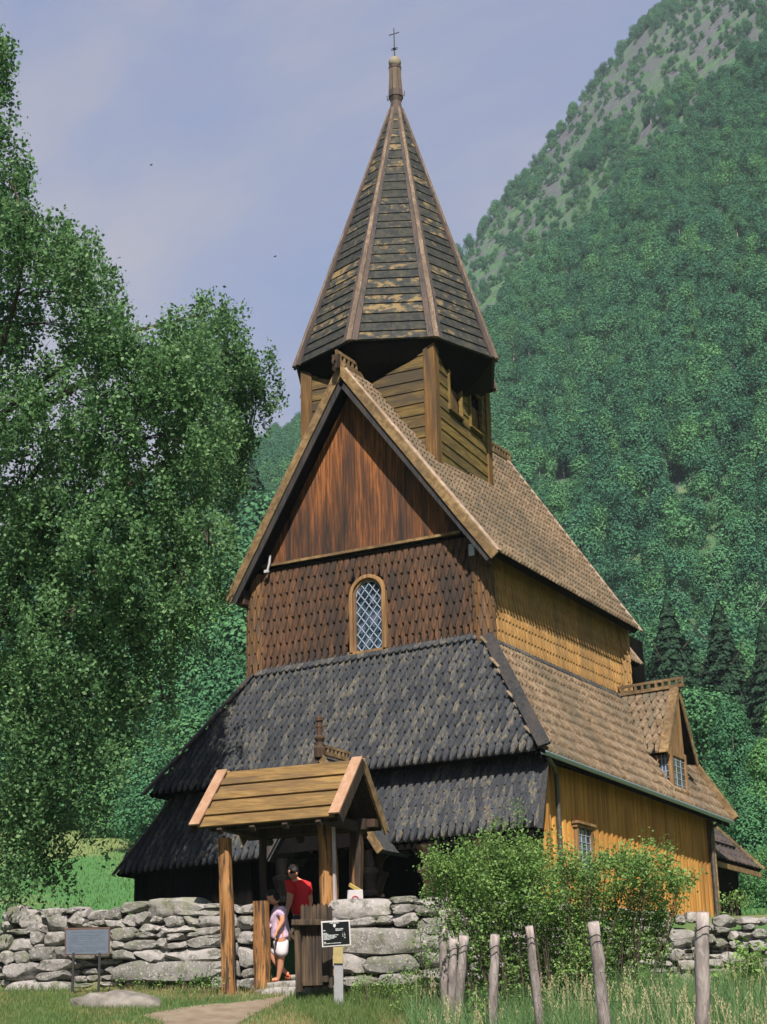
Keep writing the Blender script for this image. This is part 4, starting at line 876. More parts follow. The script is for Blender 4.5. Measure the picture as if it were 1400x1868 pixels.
# ------------------------------------------------------------------ signs
def frame_from(px4, D):  # four corners (tl, tr, bl, br) at camera depth
    return [dist(x, y, D) for x, y in px4]
Dn = 26.2
tl, tr_, bl, br = frame_from([(586, 1681), (638.5, 1678), (588, 1728), (641, 1724)], Dn)
SG = thing('opening_hours_sign', 'small black notice with white border and white print on a short wooden post', 'sign', (*dist(618, 1806, Dn)[:2], gzz(*dist(618, 1806, Dn)[:2])))
N = nrmz(np.cross(tr_-tl, bl-tl)); N = N if np.dot(N, FW) < 0 else -N
mb = MB(); mb.plate([tl, tr_, br, bl], N, .012); mb.build('border', M_white, SG)
ii = lambda u, v: tl*(1-u)*(1-v)+tr_*u*(1-v)+bl*(1-u)*v+br*u*v
mb = MB(); mb.plate([ii(.045, .055)+N*.004, ii(.955, .055)+N*.004, ii(.955, .945)+N*.004, ii(.045, .945)+N*.004], N, .003); mb.build('face', M_ink, SG)
def prints(lines, off, mat, parent, name='print', ch=.018):
    mb = MB()
    for (u0, u1, v, h) in lines:
        u = u0
        while u < u1-.005:
            w = min(random.uniform(.6, 1.1)*ch, u1-u)
            if random.random() > .14:
                a, b = v-h/2*random.choice((1, 1, .75)), v+h/2
                mb.add([ii(u, a)+off, ii(u+w*.8, a)+off, ii(u+w*.8, b)+off, ii(u, b)+off], [(0, 1, 2, 3)])
            u += w
    return mb.build(name, mat, parent)
prints([(.30, .62, .085, .04), (.06, .14, .36, .04), (.49, .76, .32, .035), (.49, .74, .375, .035), (.06, .19, .47, .03), (.06, .25, .51, .03), (.06, .58, .55, .03), (.06, .46, .59, .03), (.06, .52, .63, .03), (.06, .44, .67, .03), (.06, .30, .71, .03), (.72, .75, .5, .035), (.78, .82, .5, .035), (.72, .75, .56, .035), (.78, .82, .56, .035), (.72, .75, .62, .035), (.78, .82, .62, .035), (.78, .82, .68, .035), (.07, .14, .82, .04), (.07, .66, .87, .028)], N*.006, M_text, SG)
mb = MB(); cu, cv = .46, .19; q = [(-.045, -.06), (.045, -.06), (.045, .02), (0, .075), (-.045, .02)]; mb.plate([ii(cu+a, cv+b)+N*.0065 for a, b in q], N, .002); mb.build('crest', M_text, SG)
pt = (ii(.56, .9)); pb = dist(618, 1806, Dn); mb = MB(); mb.beam((pb[0], pb[1], SG.location[2]-.1), pt-N*.07, .145, .06, up=N); mb.build('post', simple('pale_grey_painted_post', (.25, .25, .265), .7, 0, .1), SG, bevel=.008)
mb = MB(); a = dist(617, 1757, Dn-.0); mb.beam(a+N*.0, pt-N*.055, .152, .075, up=N); mb.build('post_collar', simple('yellowish_wood', (.30, .24, .11), .7, 0, .15), SG)
Di = 27.6
tl, tr_, bl, br = frame_from([(118, 1694), (201, 1692), (119, 1743), (200, 1742)], Di)
IB = thing('information_board', 'grey-blue information board in a thin brown frame standing on two thin legs before the wall', 'sign', (*dist(158, 1792, Di)[:2], gzz(*dist(158, 1792, Di)[:2])))
N = nrmz(np.cross(tr_-tl, bl-tl)); N = N if np.dot(N, FW) < 0 else -N
mb = MB(); mb.plate([tl, tr_, br, bl], N, .03); mb.build('frame', M_infoframe, IB)
mb = MB(); mb.plate([ii(.03, .06)+N*.004, ii(.97, .06)+N*.004, ii(.97, .95)+N*.004, ii(.03, .95)+N*.004], N, .003); mb.build('panel', M_infoboard, IB)
prints([(.15, .85, .15, .035), (.15, .8, .26, .03), (.1, .9, .34, .03), (.1, .85, .41, .03), (.1, .9, .50, .03), (.25, .7, .58, .03), (.08, .92, .70, .03), (.08, .92, .77, .03), (.1, .7, .84, .03)], N*.006, M_infotext, IB, ch=.02)
for x in (134.5, 182):
    a = dist(x, 1735, Di)-N*.02; mb = MB(); mb.beam((a[0], a[1], gzz(a[0], a[1])-.1), a, .04, .03, up=N); mb.build('leg', M_iron, IB)
# white notice and stick by the back post
tl, tr_, bl, br = frame_from([(634, 1624), (662, 1623), (634, 1643), (663, 1642)], 28.0)
NB_ = thing('notice_card', 'small white card with a red arc on the wall by the back gatepost', 'notice', (*((bl+br)/2)[:2], bl[2]))
N = nrmz(np.cross(tr_-tl, bl-tl)); N = N if np.dot(N, FW) < 0 else -N
mb = MB(); mb.plate([tl, tr_, br, bl], N, .01); mb.build('card', M_white, NB_)
mb = MB(); pts = [ii(.5+.24*math.cos(a), .98-.42*math.sin(a))+N*.008 for a in np.linspace(0, math.pi, 12)]; mb.tube(pts, .006, 5); mb.beam(bl+N*.01, br+N*.01, .012, .012); mb.build('red_ring', M_red, NB_)
mb = MB(); a = dist(637, 1613, 28.05); b = dist(659, 1626, 28.05); mb.beam(a, b, .05, .085, up=-N); o = mb.build('wooden_wedge', M_ochre, None, origin=(a+b)/2); tag(o, 'short yellowish stick leaning above the white card', 'stick')
# dark weathered stones behind the wall top at left
for x, y, w, lab in ((20, 1652, 24, 'low dark rounded gravestone behind the wall at the left edge'), (157, 1656, 22, 'dark slate-topped gravestone behind the wall above the information board')):
    c = dist(x, y+6, 30.4); mb = MB(); h = .34; prof = [(-1, -1), (1, -1), (1, .2), (.8, .7), (.35, .98), (-.3, 1), (-.8, .72), (-1, .2)]; r = w/2*30.4/F
    mb.plate([c+G1*a*r+V3(0, 0, (b-.3)*(.1 if b > 0 else .45)) for a, b in prof], -G2, .12); o = mb.build('gravestone', simple('dark_slate', (.022, .02, .022), .8, 0, .3), None, origin=c-V3(0, 0, .5), bevel=.02); tag(o, lab, 'gravestone')
# ------------------------------------------------------------------ rock and path
c = pxground(215, 1836); mb = MB(); M_boulder = simple('grey_boulder', (.16, .145, .13), .9, 0, .35, 6)
V = ICO.copy(); V[:, 2] = np.maximum(V[:, 2], -.2); V /= ((np.abs(V)**2.3).sum(1)**(1/2.3))[:, None]; V[:, 0] += V[:, 2]*-.15
V = V*(1+.10*np.sin(V[:, 0]*5+1)*np.cos(V[:, 1]*4)+.05*np.sin(V[:, 0]*11+V[:, 2]*9))[:, None]
R3 = V3(SV[0], SV[1], 0); F3 = V3(HV[0], HV[1], 0)
mb.add(c+F3*.25+V@(np.array([R3*.74, F3*.5, V3(0, 0, .24)])), ICF); o = mb.build('boulder', M_boulder, None, smooth=True, origin=c); tag(o, 'low flat grey boulder lying in the grass before the wall', 'boulder')
def pathsheet(poly, name, mat, lift=.006, step=4):
    xs = [p[0] for p in poly]; ys = [p[1] for p in poly]; pts = {}; V = []; Fc = []
    def inside(x, y):
        c = False
        for i in range(len(poly)):
            x0, y0 = poly[i]; x1, y1 = poly[i-1]
            if (y0 > y) != (y1 > y) and x < (x1-x0)*(y-y0)/(y1-y0)+x0: c = not c
        return c
    gx = np.arange(min(xs), max(xs)+step, step); gy = np.arange(min(ys), max(ys)+step*.6, step*.6)
    for i, x in enumerate(gx):
        for j, y in enumerate(gy):
            P = pxground(x+random.uniform(-2, 2), y); P[2] = gzz(P[0], P[1])+lift; pts[i, j] = len(V); V.append(P)
    for i in range(len(gx)-1):
        for j in range(len(gy)-1):
            if inside(gx[i]+step/2, gy[j]+step*.3): Fc.append((pts[i, j], pts[i+1, j], pts[i+1, j+1], pts[i, j+1]))
    mb = MB(); mb.add(V, Fc); return mb.build(name, mat, None, smooth=True)
def dirtmat():
    m, t, b = newmat('trodden_earth'); v = coord(t, (1, 1, 1)); n = noise(t, v, 3, 5, .65); n2 = noise(t, v, 30, 3, .6)
    c = mix(t, rmp(t, n, [(.35, (0, 0, 0)), (.7, (1, 1, 1))]), (.15, .112, .08), (.225, .18, .135)); c = mix(t, rmp(t, n2, [(.55, (0, 0, 0)), (.7, (1, 1, 1))]), c, (.17, .13, .09))
    t.links.new(c, b.inputs['Base Color']); b.inputs['Roughness'].default_value = .95; bump(t, b, n2, .6, .02); return m
tag(pathsheet([(230, 1960), (300, 1868), (258, 1853), (300, 1845), (365, 1834), (440, 1829), (500, 1820), (545, 1812), (500, 1834), (470, 1848), (430, 1870), (420, 1960)], 'path', dirtmat()), None, None, kind='structure')
# ------------------------------------------------------------------ fence posts with wire
FP = [(808, 1688, 23.0, 814, 17), (828, 1712, 22.6, 824, 17), (846, 1707, 22.2, 836, 19), (903, 1706, 20.8, 900, 19), (966, 1690, 19.6, 985, 17), (1083, 1683, 17.8, 1104, 25), (1282, 1665, 16.2, 1282, 28)]
FL_LAB = ['tallest of the three grey fence posts crowded together left of the bush', 'short grey fence post leaning between two others', 'rightmost of three crowded grey fence posts', 'thin straight grey fence post before the rose bush', 'grey fence post leaning to the right before the rose bush', 'thick split-topped grey fence post in the tall grass', 'thickest grey fence post, nearest the right edge of the photo']
fps = []
for (x, y, D, xb, w), lab in zip(FP, FL_LAB):
    T = dist(x, y, D); Bq = dist(xb, 1868, D); zg = gzz(Bq[0], Bq[1]); f = (T[2]-zg+.15)/(T[2]-Bq[2]); Bq = T+(Bq-T)*f; wd = w*D/F*.92
    t_ = thing('fence_post', lab, 'fence post', (Bq[0], Bq[1], zg), 'grey wooden fence posts in the tall grass')
    mb = MB(); mb.tube([Bq+(T-Bq)*k/14+V3(random.uniform(-.007, .007), random.uniform(-.007, .007), 0) for k in range(15)], [wd/2*(1.12-.16*k/14)*random.uniform(.93, 1.06) for k in range(15)], 11, wob=.10); mb.build('post', M_greypost, t_, smooth=True)
    mb = MB(); mb.tube([T+V3(0, 0, -.03)+V3(math.cos(a)*wd*.55, math.sin(a)*wd*.55, -.12-.02*math.sin(a*2)) for a in np.linspace(0, 6.3, 14)], .006, 4); mb.build('staple_wire', M_iron, t_); fps.append((T, Bq))
mb = MB()
for (Ta, Ba), (Tb, Bb) in zip(fps[2:-1], fps[3:]):
    for f in (.12, .28, .44): a = Ta+(Ba-Ta)*f; b = Tb+(Bb-Tb)*f; m = (a+b)/2-V3(0, 0, .02); mb.tube([a-F3*.06, m-F3*.06, b-F3*.06], .0018, 4)
o = mb.build('fence_wire', M_iron, None, origin=fps[4][1]); tag(o, 'thin sagging strands of wire strung between the grey posts', 'wire')
# ------------------------------------------------------------------ people
M_skin = simple('tanned_skin', (.56, .27, .17), .55, 0, .05); M_hair = simple('dark_hair', (.008, .006, .006), .6, 0, .3, 60)
M_lilac = None
def floral():
    m, t, b = newmat('lilac_floral_cloth'); n = noise(t, coord(t, (1, 1, 1)), 38, 2, .5)
    t.links.new(rmp(t, n, [(.40, (.42, .30, .52)), (.5, (.66, .50, .66)), (.62, (.72, .50, .62))]), b.inputs['Base Color']); return m
M_lilac = floral(); M_redshirt = simple('red_cotton', (.60, .022, .028), .8, 0, .08, 10); M_whiteshort = simple('white_cotton', (.66, .60, .64), .8, 0, .05, 12); M_darkshort = simple('charcoal_cotton', (.035, .035, .042), .85, 0, .2, 10); M_sandal = simple('orange_leather', (.42, .11, .05), .6)
def skin(name, chains, mat, parent, sub=2, root=0):
    """chains: list of lists of (point, radius); points repeated across chains are merged"""
    V = []; Rr = []; E_ = []; key = {}
    for ch in chains:
        prev = None
        for p, r in ch:
            k = tuple(np.round(p, 4))
            if k not in key: key[k] = len(V); V.append(p); Rr.append(r)
            i = key[k]
            if prev is not None: E_.append((prev, i))
            prev = i
    og = np.array(parent['_o']); me = bpy.data.meshes.new(name); me.from_pydata([tuple(v-og) for v in V], E_, []); me.materials.append(mat)
    o = bpy.data.objects.new(name, me); COL.objects.link(o); o.parent = parent
    m = o.modifiers.new('skin', 'SKIN'); m.use_smooth_shade = True
    for i, r in enumerate(Rr):
        sv = me.skin_vertices[0].data[i]; sv.radius = (r*1.13, r*1.13); sv.use_root = (i == root)
    s = o.modifiers.new('sub', 'SUBSURF'); s.levels = sub; s.render_levels = sub
    return o
def head(parent, c, r, face, mat, hairmat, chin=.0, womans=False):
    """egg-shaped head with nose, brow, ears; face = direction it looks in; hair cap on top and back"""
    f = nrmz(face); upv = nrmz(V3(0, 0, 1)-f*f[2]); sd = np.cross(f, upv)
    V = ICO.copy(); x, y, z = V[:, 0].copy(), V[:, 1].copy(), V[:, 2].copy()   # x side, y forward, z up
    X = x*.78*(1-.18*np.clip(-z, 0, 1)); Y = y*.95+.10*np.clip(-z, 0, 1)*(y > 0); Z = z*1.18
    Y += .20*np.exp(-((x/.13)**2+((z+.08)/.20)**2))*(y > 0) - .07*np.exp(-(((np.abs(x)-.33)/.13)**2+((z-.10)/.10)**2))*(y > 0) + .05*np.exp(-((x/.28)**2+((z+.45)/.08)**2))*(y > 0)
    P = c+(np.outer(X, sd)+np.outer(Y, f)+np.outer(Z, upv))*r
    mb = MB(); mb.add(P, ICF)
    for s_ in (-1, 1): stone(mb, c+sd*s_*r*.80-f*r*.05, (r*.05, r*.14, r*.24), (sd, f, upv), False, 0, .02)
    h = mb.build('head', mat, parent, smooth=True)
    H = ICO.copy(); m = (H[:, 2] > .15+.5*np.clip(H[:, 1], 0, 1)) | ((H[:, 1] < -.05) & (H[:, 2] > (-.75 if womans else -.45)))
    hx = H*np.array([.86, 1.03, 1.25]); hx *= (1+.05*rng.normal(size=len(hx)))[:, None]
    hx[~m] *= .80
    mb = MB(); mb.add(c-f*r*.06+(np.outer(hx[:, 0], sd)+np.outer(hx[:, 1], f)+np.outer(hx[:, 2], upv))*r, ICF); mb.build('hair', hairmat, parent, smooth=False)
    mb = MB()
    for s_ in (-1, 1): stone(mb, c+(sd*s_*.28+f*.80+upv*.10)*r, (r*.07, r*.04, r*.035), (sd, f, upv), False, 0, .0)
    mb.build('eyes', M_ink, parent, smooth=True)
def hand(wrist, tip, side, r=.011):
    """finger chains for a relaxed hand hanging from the wrist"""
    d = nrmz(tip-wrist); s = nrmz(side-d*np.dot(side, d)); b = np.cross(d, s); palm = wrist+d*.075; ch = [[(wrist, .026), (palm, .030)]]
    for k, (o, ln) in enumerate(((-.030, .070), (-.010, .080), (.010, .075), (.028, .060))):
        q = palm+s*o+d*.012; ch.append([(palm, .030), (q, .0115), (q+d*ln*.5+b*.010, .0095), (q+d*ln*.85+b*.030, .0085)])
    th = wrist+d*.03; ch.append([(wrist, .026), (th-s*.034, .012), (th-s*.048+d*.045+b*.015, .010)])
    return ch
def J(x, y, D, dd=0.0): return dist(x, y, D+dd)
# woman
D = 28.45
W0 = thing('person', 'woman in lilac floral top, white shorts and orange sandals, head bowed, in the gateway', 'person', (*J(508, 1789, D)[:2], J(508, 1789, D)[2]))
nk, ch_, wa, pv = J(506, 1657, D), J(509, 1672, D), J(511, 1695, D), J(514, 1715, D)
sA, eA, hA = J(514, 1660, D, -.16), J(516, 1681, D, -.20), J(505.5, 1698, D, -.22); tA = J(502.5, 1708, D, -.22)
sB, eB, hB = J(509, 1661, D, .16), J(500, 1683, D, .2), J(494, 1697, D, .12)
kA, aA, fA = J(512.5, 1752, D, -.08), J(508.5, 1782, D, -.06), J(496, 1788, D, -.05); kB, aB, fB = J(498, 1746, D, .07), J(520, 1772, D, .10), J(527, 1778, D, .06)
hpA, hpB = J(514, 1720, D, -.09), J(510, 1720, D, .09)
cs = [[(pv, .135), (wa, .115), (ch_, .115), (nk, .048), (J(502, 1650, D), .045)], [(ch_, .115), (sA, .055), (eA, .042), (hA, .028)], [(ch_, .115), (sB, .055), (eB, .042), (hB, .028)],
      [(pv, .135), (hpA, .095), (kA, .055), (J(512, 1763, D, -.07), .054), (aA, .034), (J(507, 1787, D, -.06), .032), (fA, .026)], [(pv, .135), (hpB, .095), (kB, .055), (J(503, 1756, D, .07), .054), (aB, .034), (fB, .028)]]
cs += hand(hA, tA, F3)
skin('body', cs, M_skin, W0)
head(W0, J(498.5, 1637, D), .108, nrmz(-R3*.85-V3(0, 0, .62)+F3*.10), M_skin, M_hair, womans=True)
skin('blouse', [[(J(513, 1712, D), .165), (J(512, 1704, D), .165), (wa, .155), (ch_, .158), (J(507, 1660, D), .070)], [(ch_, .158), (sA, .085), (J(516, 1675, D, -.19), .062)], [(ch_, .158), (sB, .085), (J(504, 1674, D, .19), .062)], [(ch_, .158), (J(498.5, 1676, D), .095)]], M_lilac, W0)
skin('shorts', [[(J(513, 1700, D), .142), (pv, .160), (hpA, .128), (J(514, 1732, D, -.085), .112), (J(514, 1745, D, -.085), .108)], [(pv, .160), (hpB, .128), (J(507, 1732, D, .085), .112), (J(504, 1744, D, .085), .108)]], M_whiteshort, W0)
for a, b in ((J(510, 1788, D, -.06), J(494, 1791, D, -.05)), (J(519, 1779, D, .10), J(530, 1781, D, .05))):
    mb = MB(); mb.tube([a+V3(0, 0, -.012), (a+b)/2+V3(0, 0, -.012), b+V3(0, 0, -.012)], [.038, .044, .036], 10, sq=.4); mb.tube([(a+b)/2-F3*.045, (a+b)/2+V3(0, 0, .05), (a+b)/2+F3*.045], .017, 6); mb.tube([a+(b-a)*.7-F3*.04, a+(b-a)*.7+V3(0, 0, .032), a+(b-a)*.7+F3*.04], .014, 6); mb.build('sandal', M_sandal, W0, smooth=True)
# man
D = 29.9
M0 = thing('person', 'man in a red T-shirt and charcoal shorts seen from behind in the gateway', 'person', (*J(546, 1772, D)[:2], J(546, 1772, D)[2]))
nk, ch_, wa, pv = J(540, 1604, D), J(546, 1624, D), J(549, 1648, D), J(551, 1672, D)
sA, eA, hA, tA = J(531, 1616, D, -.1), J(529, 1642, D, -.16), J(523, 1665, D, -.2), J(520, 1676, D, -.2)
sB, eB, hB = J(561, 1618, D, .05), J(566, 1645, D, .02), J(563, 1668, D, -.12)
hpA, hpB = J(547, 1680, D, -.06), J(556, 1680, D, .06)
kA, aA, fA = J(543, 1722, D, -.08), J(548, 1758, D, -.02), J(541, 1766, D, -.14); kB, aB, fB = J(560, 1722, D, .05), J(562, 1756, D, .1), J(557, 1763, D, -.05)
cs = [[(pv, .135), (wa, .13), (ch_, .15), (nk, .062), (J(538, 1600, D), .058)], [(ch_, .15), (sA, .075), (eA, .052), (hA, .034)], [(ch_, .15), (sB, .075), (eB, .052), (hB, .034)], [(pv, .135), (hpA, .10), (kA, .062), (J(545, 1733, D, -.07), .062), (aA, .04), (fA, .032)], [(pv, .135), (hpB, .10), (kB, .062), (J(561, 1733, D, .05), .062), (aB, .04), (fB, .032)]]
cs += hand(hA, tA, F3)
skin('body', cs, M_skin, M0)
head(M0, J(535, 1590.5, D), .108, nrmz(-R3*.62+F3*.75-V3(0, 0, .25)), M_skin, M_hair)
skin('t_shirt', [[(J(551, 1668, D), .172), (J(550, 1658, D), .168), (wa, .165), (ch_, .185), (J(541, 1608, D), .085)], [(ch_, .185), (sA, .105), (J(530, 1634, D, -.15), .085)], [(ch_, .185), (sB, .105), (J(565, 1636, D, .03), .085)]], M_redshirt, M0)
skin('shorts', [[(J(550, 1660, D), .15), (pv, .165), (hpA, .125), (J(543, 1706, D, -.08), .115)], [(pv, .165), (hpB, .125), (J(558, 1706, D, .05), .115)]], M_darkshort, M0)
for a, b in ((aA, fA), (aB, fB)):
    mb = MB(); stone(mb, (a+b)/2-V3(0, 0, .03), (.05, .13, .045), (np.cross(nrmz(b-a), V3(0, 0, 1)), nrmz(V3(b[0]-a[0], b[1]-a[1], 0)), V3(0, 0, 1)), False, 0, .02); mb.build('shoe', M_darkshort, M0, smooth=True)
# birds
for x, y, lab in ((276, 301, 'tiny dark bird gliding high over the birch'), (502, 468, 'tiny dark bird near the spire, lower of the two')):
    c = dist(x, y, 190.); mb = MB(); stone(mb, c, (.05, .16, .05), (R3, nrmz(F3+R3), V3(0, 0, 1)), False, 0, .0)
    for s_ in (-1, 1): q = c+nrmz(R3-F3)*s_*.26+V3(0, 0, .07); mb.plate([c+nrmz(F3+R3)*.07, q+nrmz(F3+R3)*.02, q-nrmz(F3+R3)*.03, c-nrmz(F3+R3)*.08], (0, 0, 1), .012)
    o = mb.build('bird', M_ink, None, origin=c); tag(o, lab, 'bird')
# ------------------------------------------------------------------ trees
def crown_mesh(name, H, Rw, nl, nq, qs, mat, base=.25, conical=False, seed=0):
    """crown made of many small leaf clumps spread over uneven lobes"""
    g = np.random.default_rng(seed); P = []; Nn = []
    if conical:
        for i in range(nq):
            f = g.uniform(0, 1)**.75; z = H*(.04+.96*(1-f)); tier = .75+.35*((f*17) % 1)
            a = g.uniform(0, 6.283); lob = 1+.22*math.sin(a*5+f*40)+.10*math.sin(a*3+f*9); rr = Rw*f**.8*tier*lob*g.uniform(.5, 1)*(1+.22*math.sin(f*11+a*2+seed)+.12*math.sin(f*23+a*4))
            P.append((rr*math.cos(a), rr*math.sin(a), z-rr*.28)); Nn.append((math.cos(a)*.7, math.sin(a)*.7, .55))
    else:
        L_ = []
        for i in range(nl):
            zz = g.uniform(base, .92); w = math.sin(math.pi*min(1, (zz-base+.12)/(1.02-base)))**.7; a = g.uniform(0, 6.283); rr = Rw*w*g.uniform(.2, .72)
            L_.append((rr*math.cos(a), rr*math.sin(a), zz*H, Rw*g.uniform(.26, .46)))
        L_.append((0, 0, H*.88, Rw*.32)); wts = np.array([l[3]**2 for l in L_]); wts /= wts.sum()
        idx = g.choice(len(L_), nq, p=wts)
        for i in idx:
            x, y, z, r = L_[i]; d = g.normal(size=3); d /= np.linalg.norm(d); q = r*g.uniform(.7, 1.08)
            if g.random() < .15: q *= 1.25
            P.append((x+d[0]*q, y+d[1]*q, z+d[2]*q*1.15)); Nn.append(d+np.array([0, 0, .35]))
    P = np.array(P); Nn = np.array(Nn)+g.normal(size=(len(P), 3))*.30; Nn /= np.linalg.norm(Nn, axis=1)[:, None]; n = len(P)
    a = g.normal(size=(n, 3)); a -= Nn*(a*Nn).sum(1)[:, None]; a /= np.linalg.norm(a, axis=1)[:, None]; b = np.cross(Nn, a); sz = (qs*g.uniform(.55, 1.4, n))[:, None]
    V = np.stack([P-a*sz*.5-b*sz*.3, P+a*sz*.25-b*sz*.5, P+a*sz*.55+b*sz*.2, P-a*sz*.2+b*sz*.5], 1).reshape(-1, 3)
    return fastmesh(name, V, np.arange(4*n).reshape(n, 4), mat)
def trunk_mesh(name, H, r, mat, bend=.3):
    mb = MB(); mb.tube([(math.sin(k*.6)*bend*k/8, math.cos(k*.9)*bend*.6*k/8, H*k/8-.2) for k in range(9)], [r*(1-.8*k/8) for k in range(9)], 7)
    for k in range(6): a = k*1.9; z = H*(.35+.09*k); mb.tube([(0, 0, z), (math.cos(a)*H*.12, math.sin(a)*H*.12, z+H*.10), (math.cos(a)*H*.2, math.sin(a)*H*.2, z+H*.22)], [r*.4, r*.25, r*.08], 5)
    me = bpy.data.meshes.new(name); me.from_pydata(mb.v, [], mb.f); me.materials.append(mat); me.update(); return me
# hillside forest: one mass of far trees
vcol = bpy.data.collections.new('forest_sources'); sizes = []
for k in range(6):
    me = crown_mesh('far_crown', 9.5, 3.6, 14, 3800, .25, M_hillleaf, .18, False, 40+k); tm = trunk_mesh('far_trunk', 7, .16, M_hilltrunk)
    mb = MB(); o = bpy.data.objects.new('forest_tree_source', me)
    bm = bmesh.new(); bm.from_mesh(me); n0 = len(bm.faces); bm.from_mesh(tm); me2 = bpy.data.meshes.new('far_tree'); bm.to_mesh(me2); bm.free(); me2.materials.append(M_hillleaf); me2.materials.append(M_hilltrunk)
    mi = np.zeros(len(me2.polygons), np.int32); mi[n0:] = 1; me2.polygons.foreach_set('material_index', mi); o.data = me2; vcol.objects.link(o)
def scatter(name, pts, scl, col, kind='stuff', label=None, seed=1):
    me = bpy.data.meshes.new(name); me.vertices.add(len(pts)); me.vertices.foreach_set('co', np.asarray(pts, np.float32).ravel())
    at_ = me.attributes.new('scl', 'FLOAT', 'POINT'); at_.data.foreach_set('value', np.asarray(scl, np.float32)); me.update()
    o = bpy.data.objects.new(name, me); COL.objects.link(o); md = o.modifiers.new('trees', 'NODES')
    ng = bpy.data.node_groups.new(name, 'GeometryNodeTree'); ng.interface.new_socket('Geometry', in_out='INPUT', socket_type='NodeSocketGeometry'); ng.interface.new_socket('Geometry', in_out='OUTPUT', socket_type='NodeSocketGeometry')
    gi = ng.nodes.new('NodeGroupInput'); go = ng.nodes.new('NodeGroupOutput'); ip = ng.nodes.new('GeometryNodeInstanceOnPoints'); ci = ng.nodes.new('GeometryNodeCollectionInfo')
    ci.inputs['Collection'].default_value = col; ci.inputs['Separate Children'].default_value = True; ci.inputs['Reset Children'].default_value = True
    ip.inputs['Pick Instance'].default_value = True; rv = ng.nodes.new('FunctionNodeRandomValue'); rv.data_type = 'INT'; rv.inputs[4].default_value = 0; rv.inputs[5].default_value = len(col.objects)-1; rv.inputs['Seed'].default_value = seed
    rr = ng.nodes.new('FunctionNodeRandomValue'); rr.data_type = 'FLOAT'; rr.inputs[3].default_value = 6.283; rr.inputs['Seed'].default_value = seed+5; cx = ng.nodes.new('ShaderNodeCombineXYZ')
    na = ng.nodes.new('GeometryNodeInputNamedAttribute'); na.data_type = 'FLOAT'; na.inputs[0].default_value = 'scl'
    l = ng.links.new; l(gi.outputs[0], ip.inputs['Points']); l(ci.outputs[0], ip.inputs['Instance']); l(rv.outputs[2], ip.inputs['Instance Index']); l(rr.outputs[1], cx.inputs[2]); l(cx.outputs[0], ip.inputs['Rotation']); l(na.outputs[0], ip.inputs['Scale']); l(ip.outputs[0], go.inputs[0])
    md.node_group = ng; o['kind'] = kind
    if label: o['label'] = label
    return o
pts = []; scl = []
NT_ = 26000
az = np.radians(rng.uniform(-54, -4, NT_)); rad = np.sqrt(rng.uniform(168**2, 860**2, NT_))
X = CAMP[0]+np.sin(az)*rad; Y = CAMP[1]+np.cos(az)*rad; Z = gz(X, Y); rc = np.interp(np.degrees(az), RC[0]*0 or CR[0], RC[1]); t = (rad-200)/(rc-200)
nz = hn(X+Z*.8, Y, 38, 5)+.7*hn(X, Y-Z, 15, 2)
bare = (t > .47+.14*nz-.08*np.clip((np.degrees(az)+24)/8, 0, 1)) & (t < .97) & (np.degrees(az) > -29) & (nz > -.75+1.6*np.clip(.9-t, 0, 1))
bare2 = hn(X, Y, 24, 9) > .80
keep = (t < 1.05) & ~(bare & (rng.random(NT_) < .62)) & ~(bare2 & (rng.random(NT_) < .8)) & (rng.random(NT_) < np.interp(t, [0, 1], [1, .8]))
pts = np.stack([X, Y, Z-.6], 1)[keep]; ss = rng.uniform(.62, 1.25, NT_)[keep]*np.interp(t[keep], [0, .5, 1], [1.0, .95, .72]); ss *= np.where(bare[keep], .55, 1)
scatter('hillside_forest', pts, ss, vcol, 'stuff', 'dense green birch forest covering the steep mountainside')
# single trees between the church and the hill
def pt_tree(x, ytop, r, xr=None):
    a, e = math.atan2(ray(x, ytop)[0], ray(x, ytop)[1]), ray(x, ytop); el_ = e[2]/math.hypot(e[0], e[1])
    X, Y = CAMP[0]+math.sin(a)*r, CAMP[1]+math.cos(a)*r; z = gzz(X, Y); return (X, Y, z-.15), CAMP[2]+el_*r-z
protos = {}
def tree_proto(kind, k):
    if (kind, k) in protos: return protos[kind, k]
    if kind == 'spruce': cm = crown_mesh('spruce_crown', 1.0, .245, 0, 26000, .017, M_spruce, conical=True, seed=70+k); tm = trunk_mesh('trunk', .9, .014, M_twig, .0)
    elif kind == 'birch': cm = crown_mesh('birch_crown', 1.0, .28, 34, 24000, .0150, M_midleaf, .12, seed=90+k); tm = trunk_mesh('trunk', .85, .014, M_bark, .03)
    else: cm = crown_mesh('leafy_crown', 1.0, .40, 34, 26000, .0185, M_midleaf, .12, seed=110+k); tm = trunk_mesh('trunk', .7, .018, M_twig, .03)
    protos[kind, k] = (cm, tm); return cm, tm
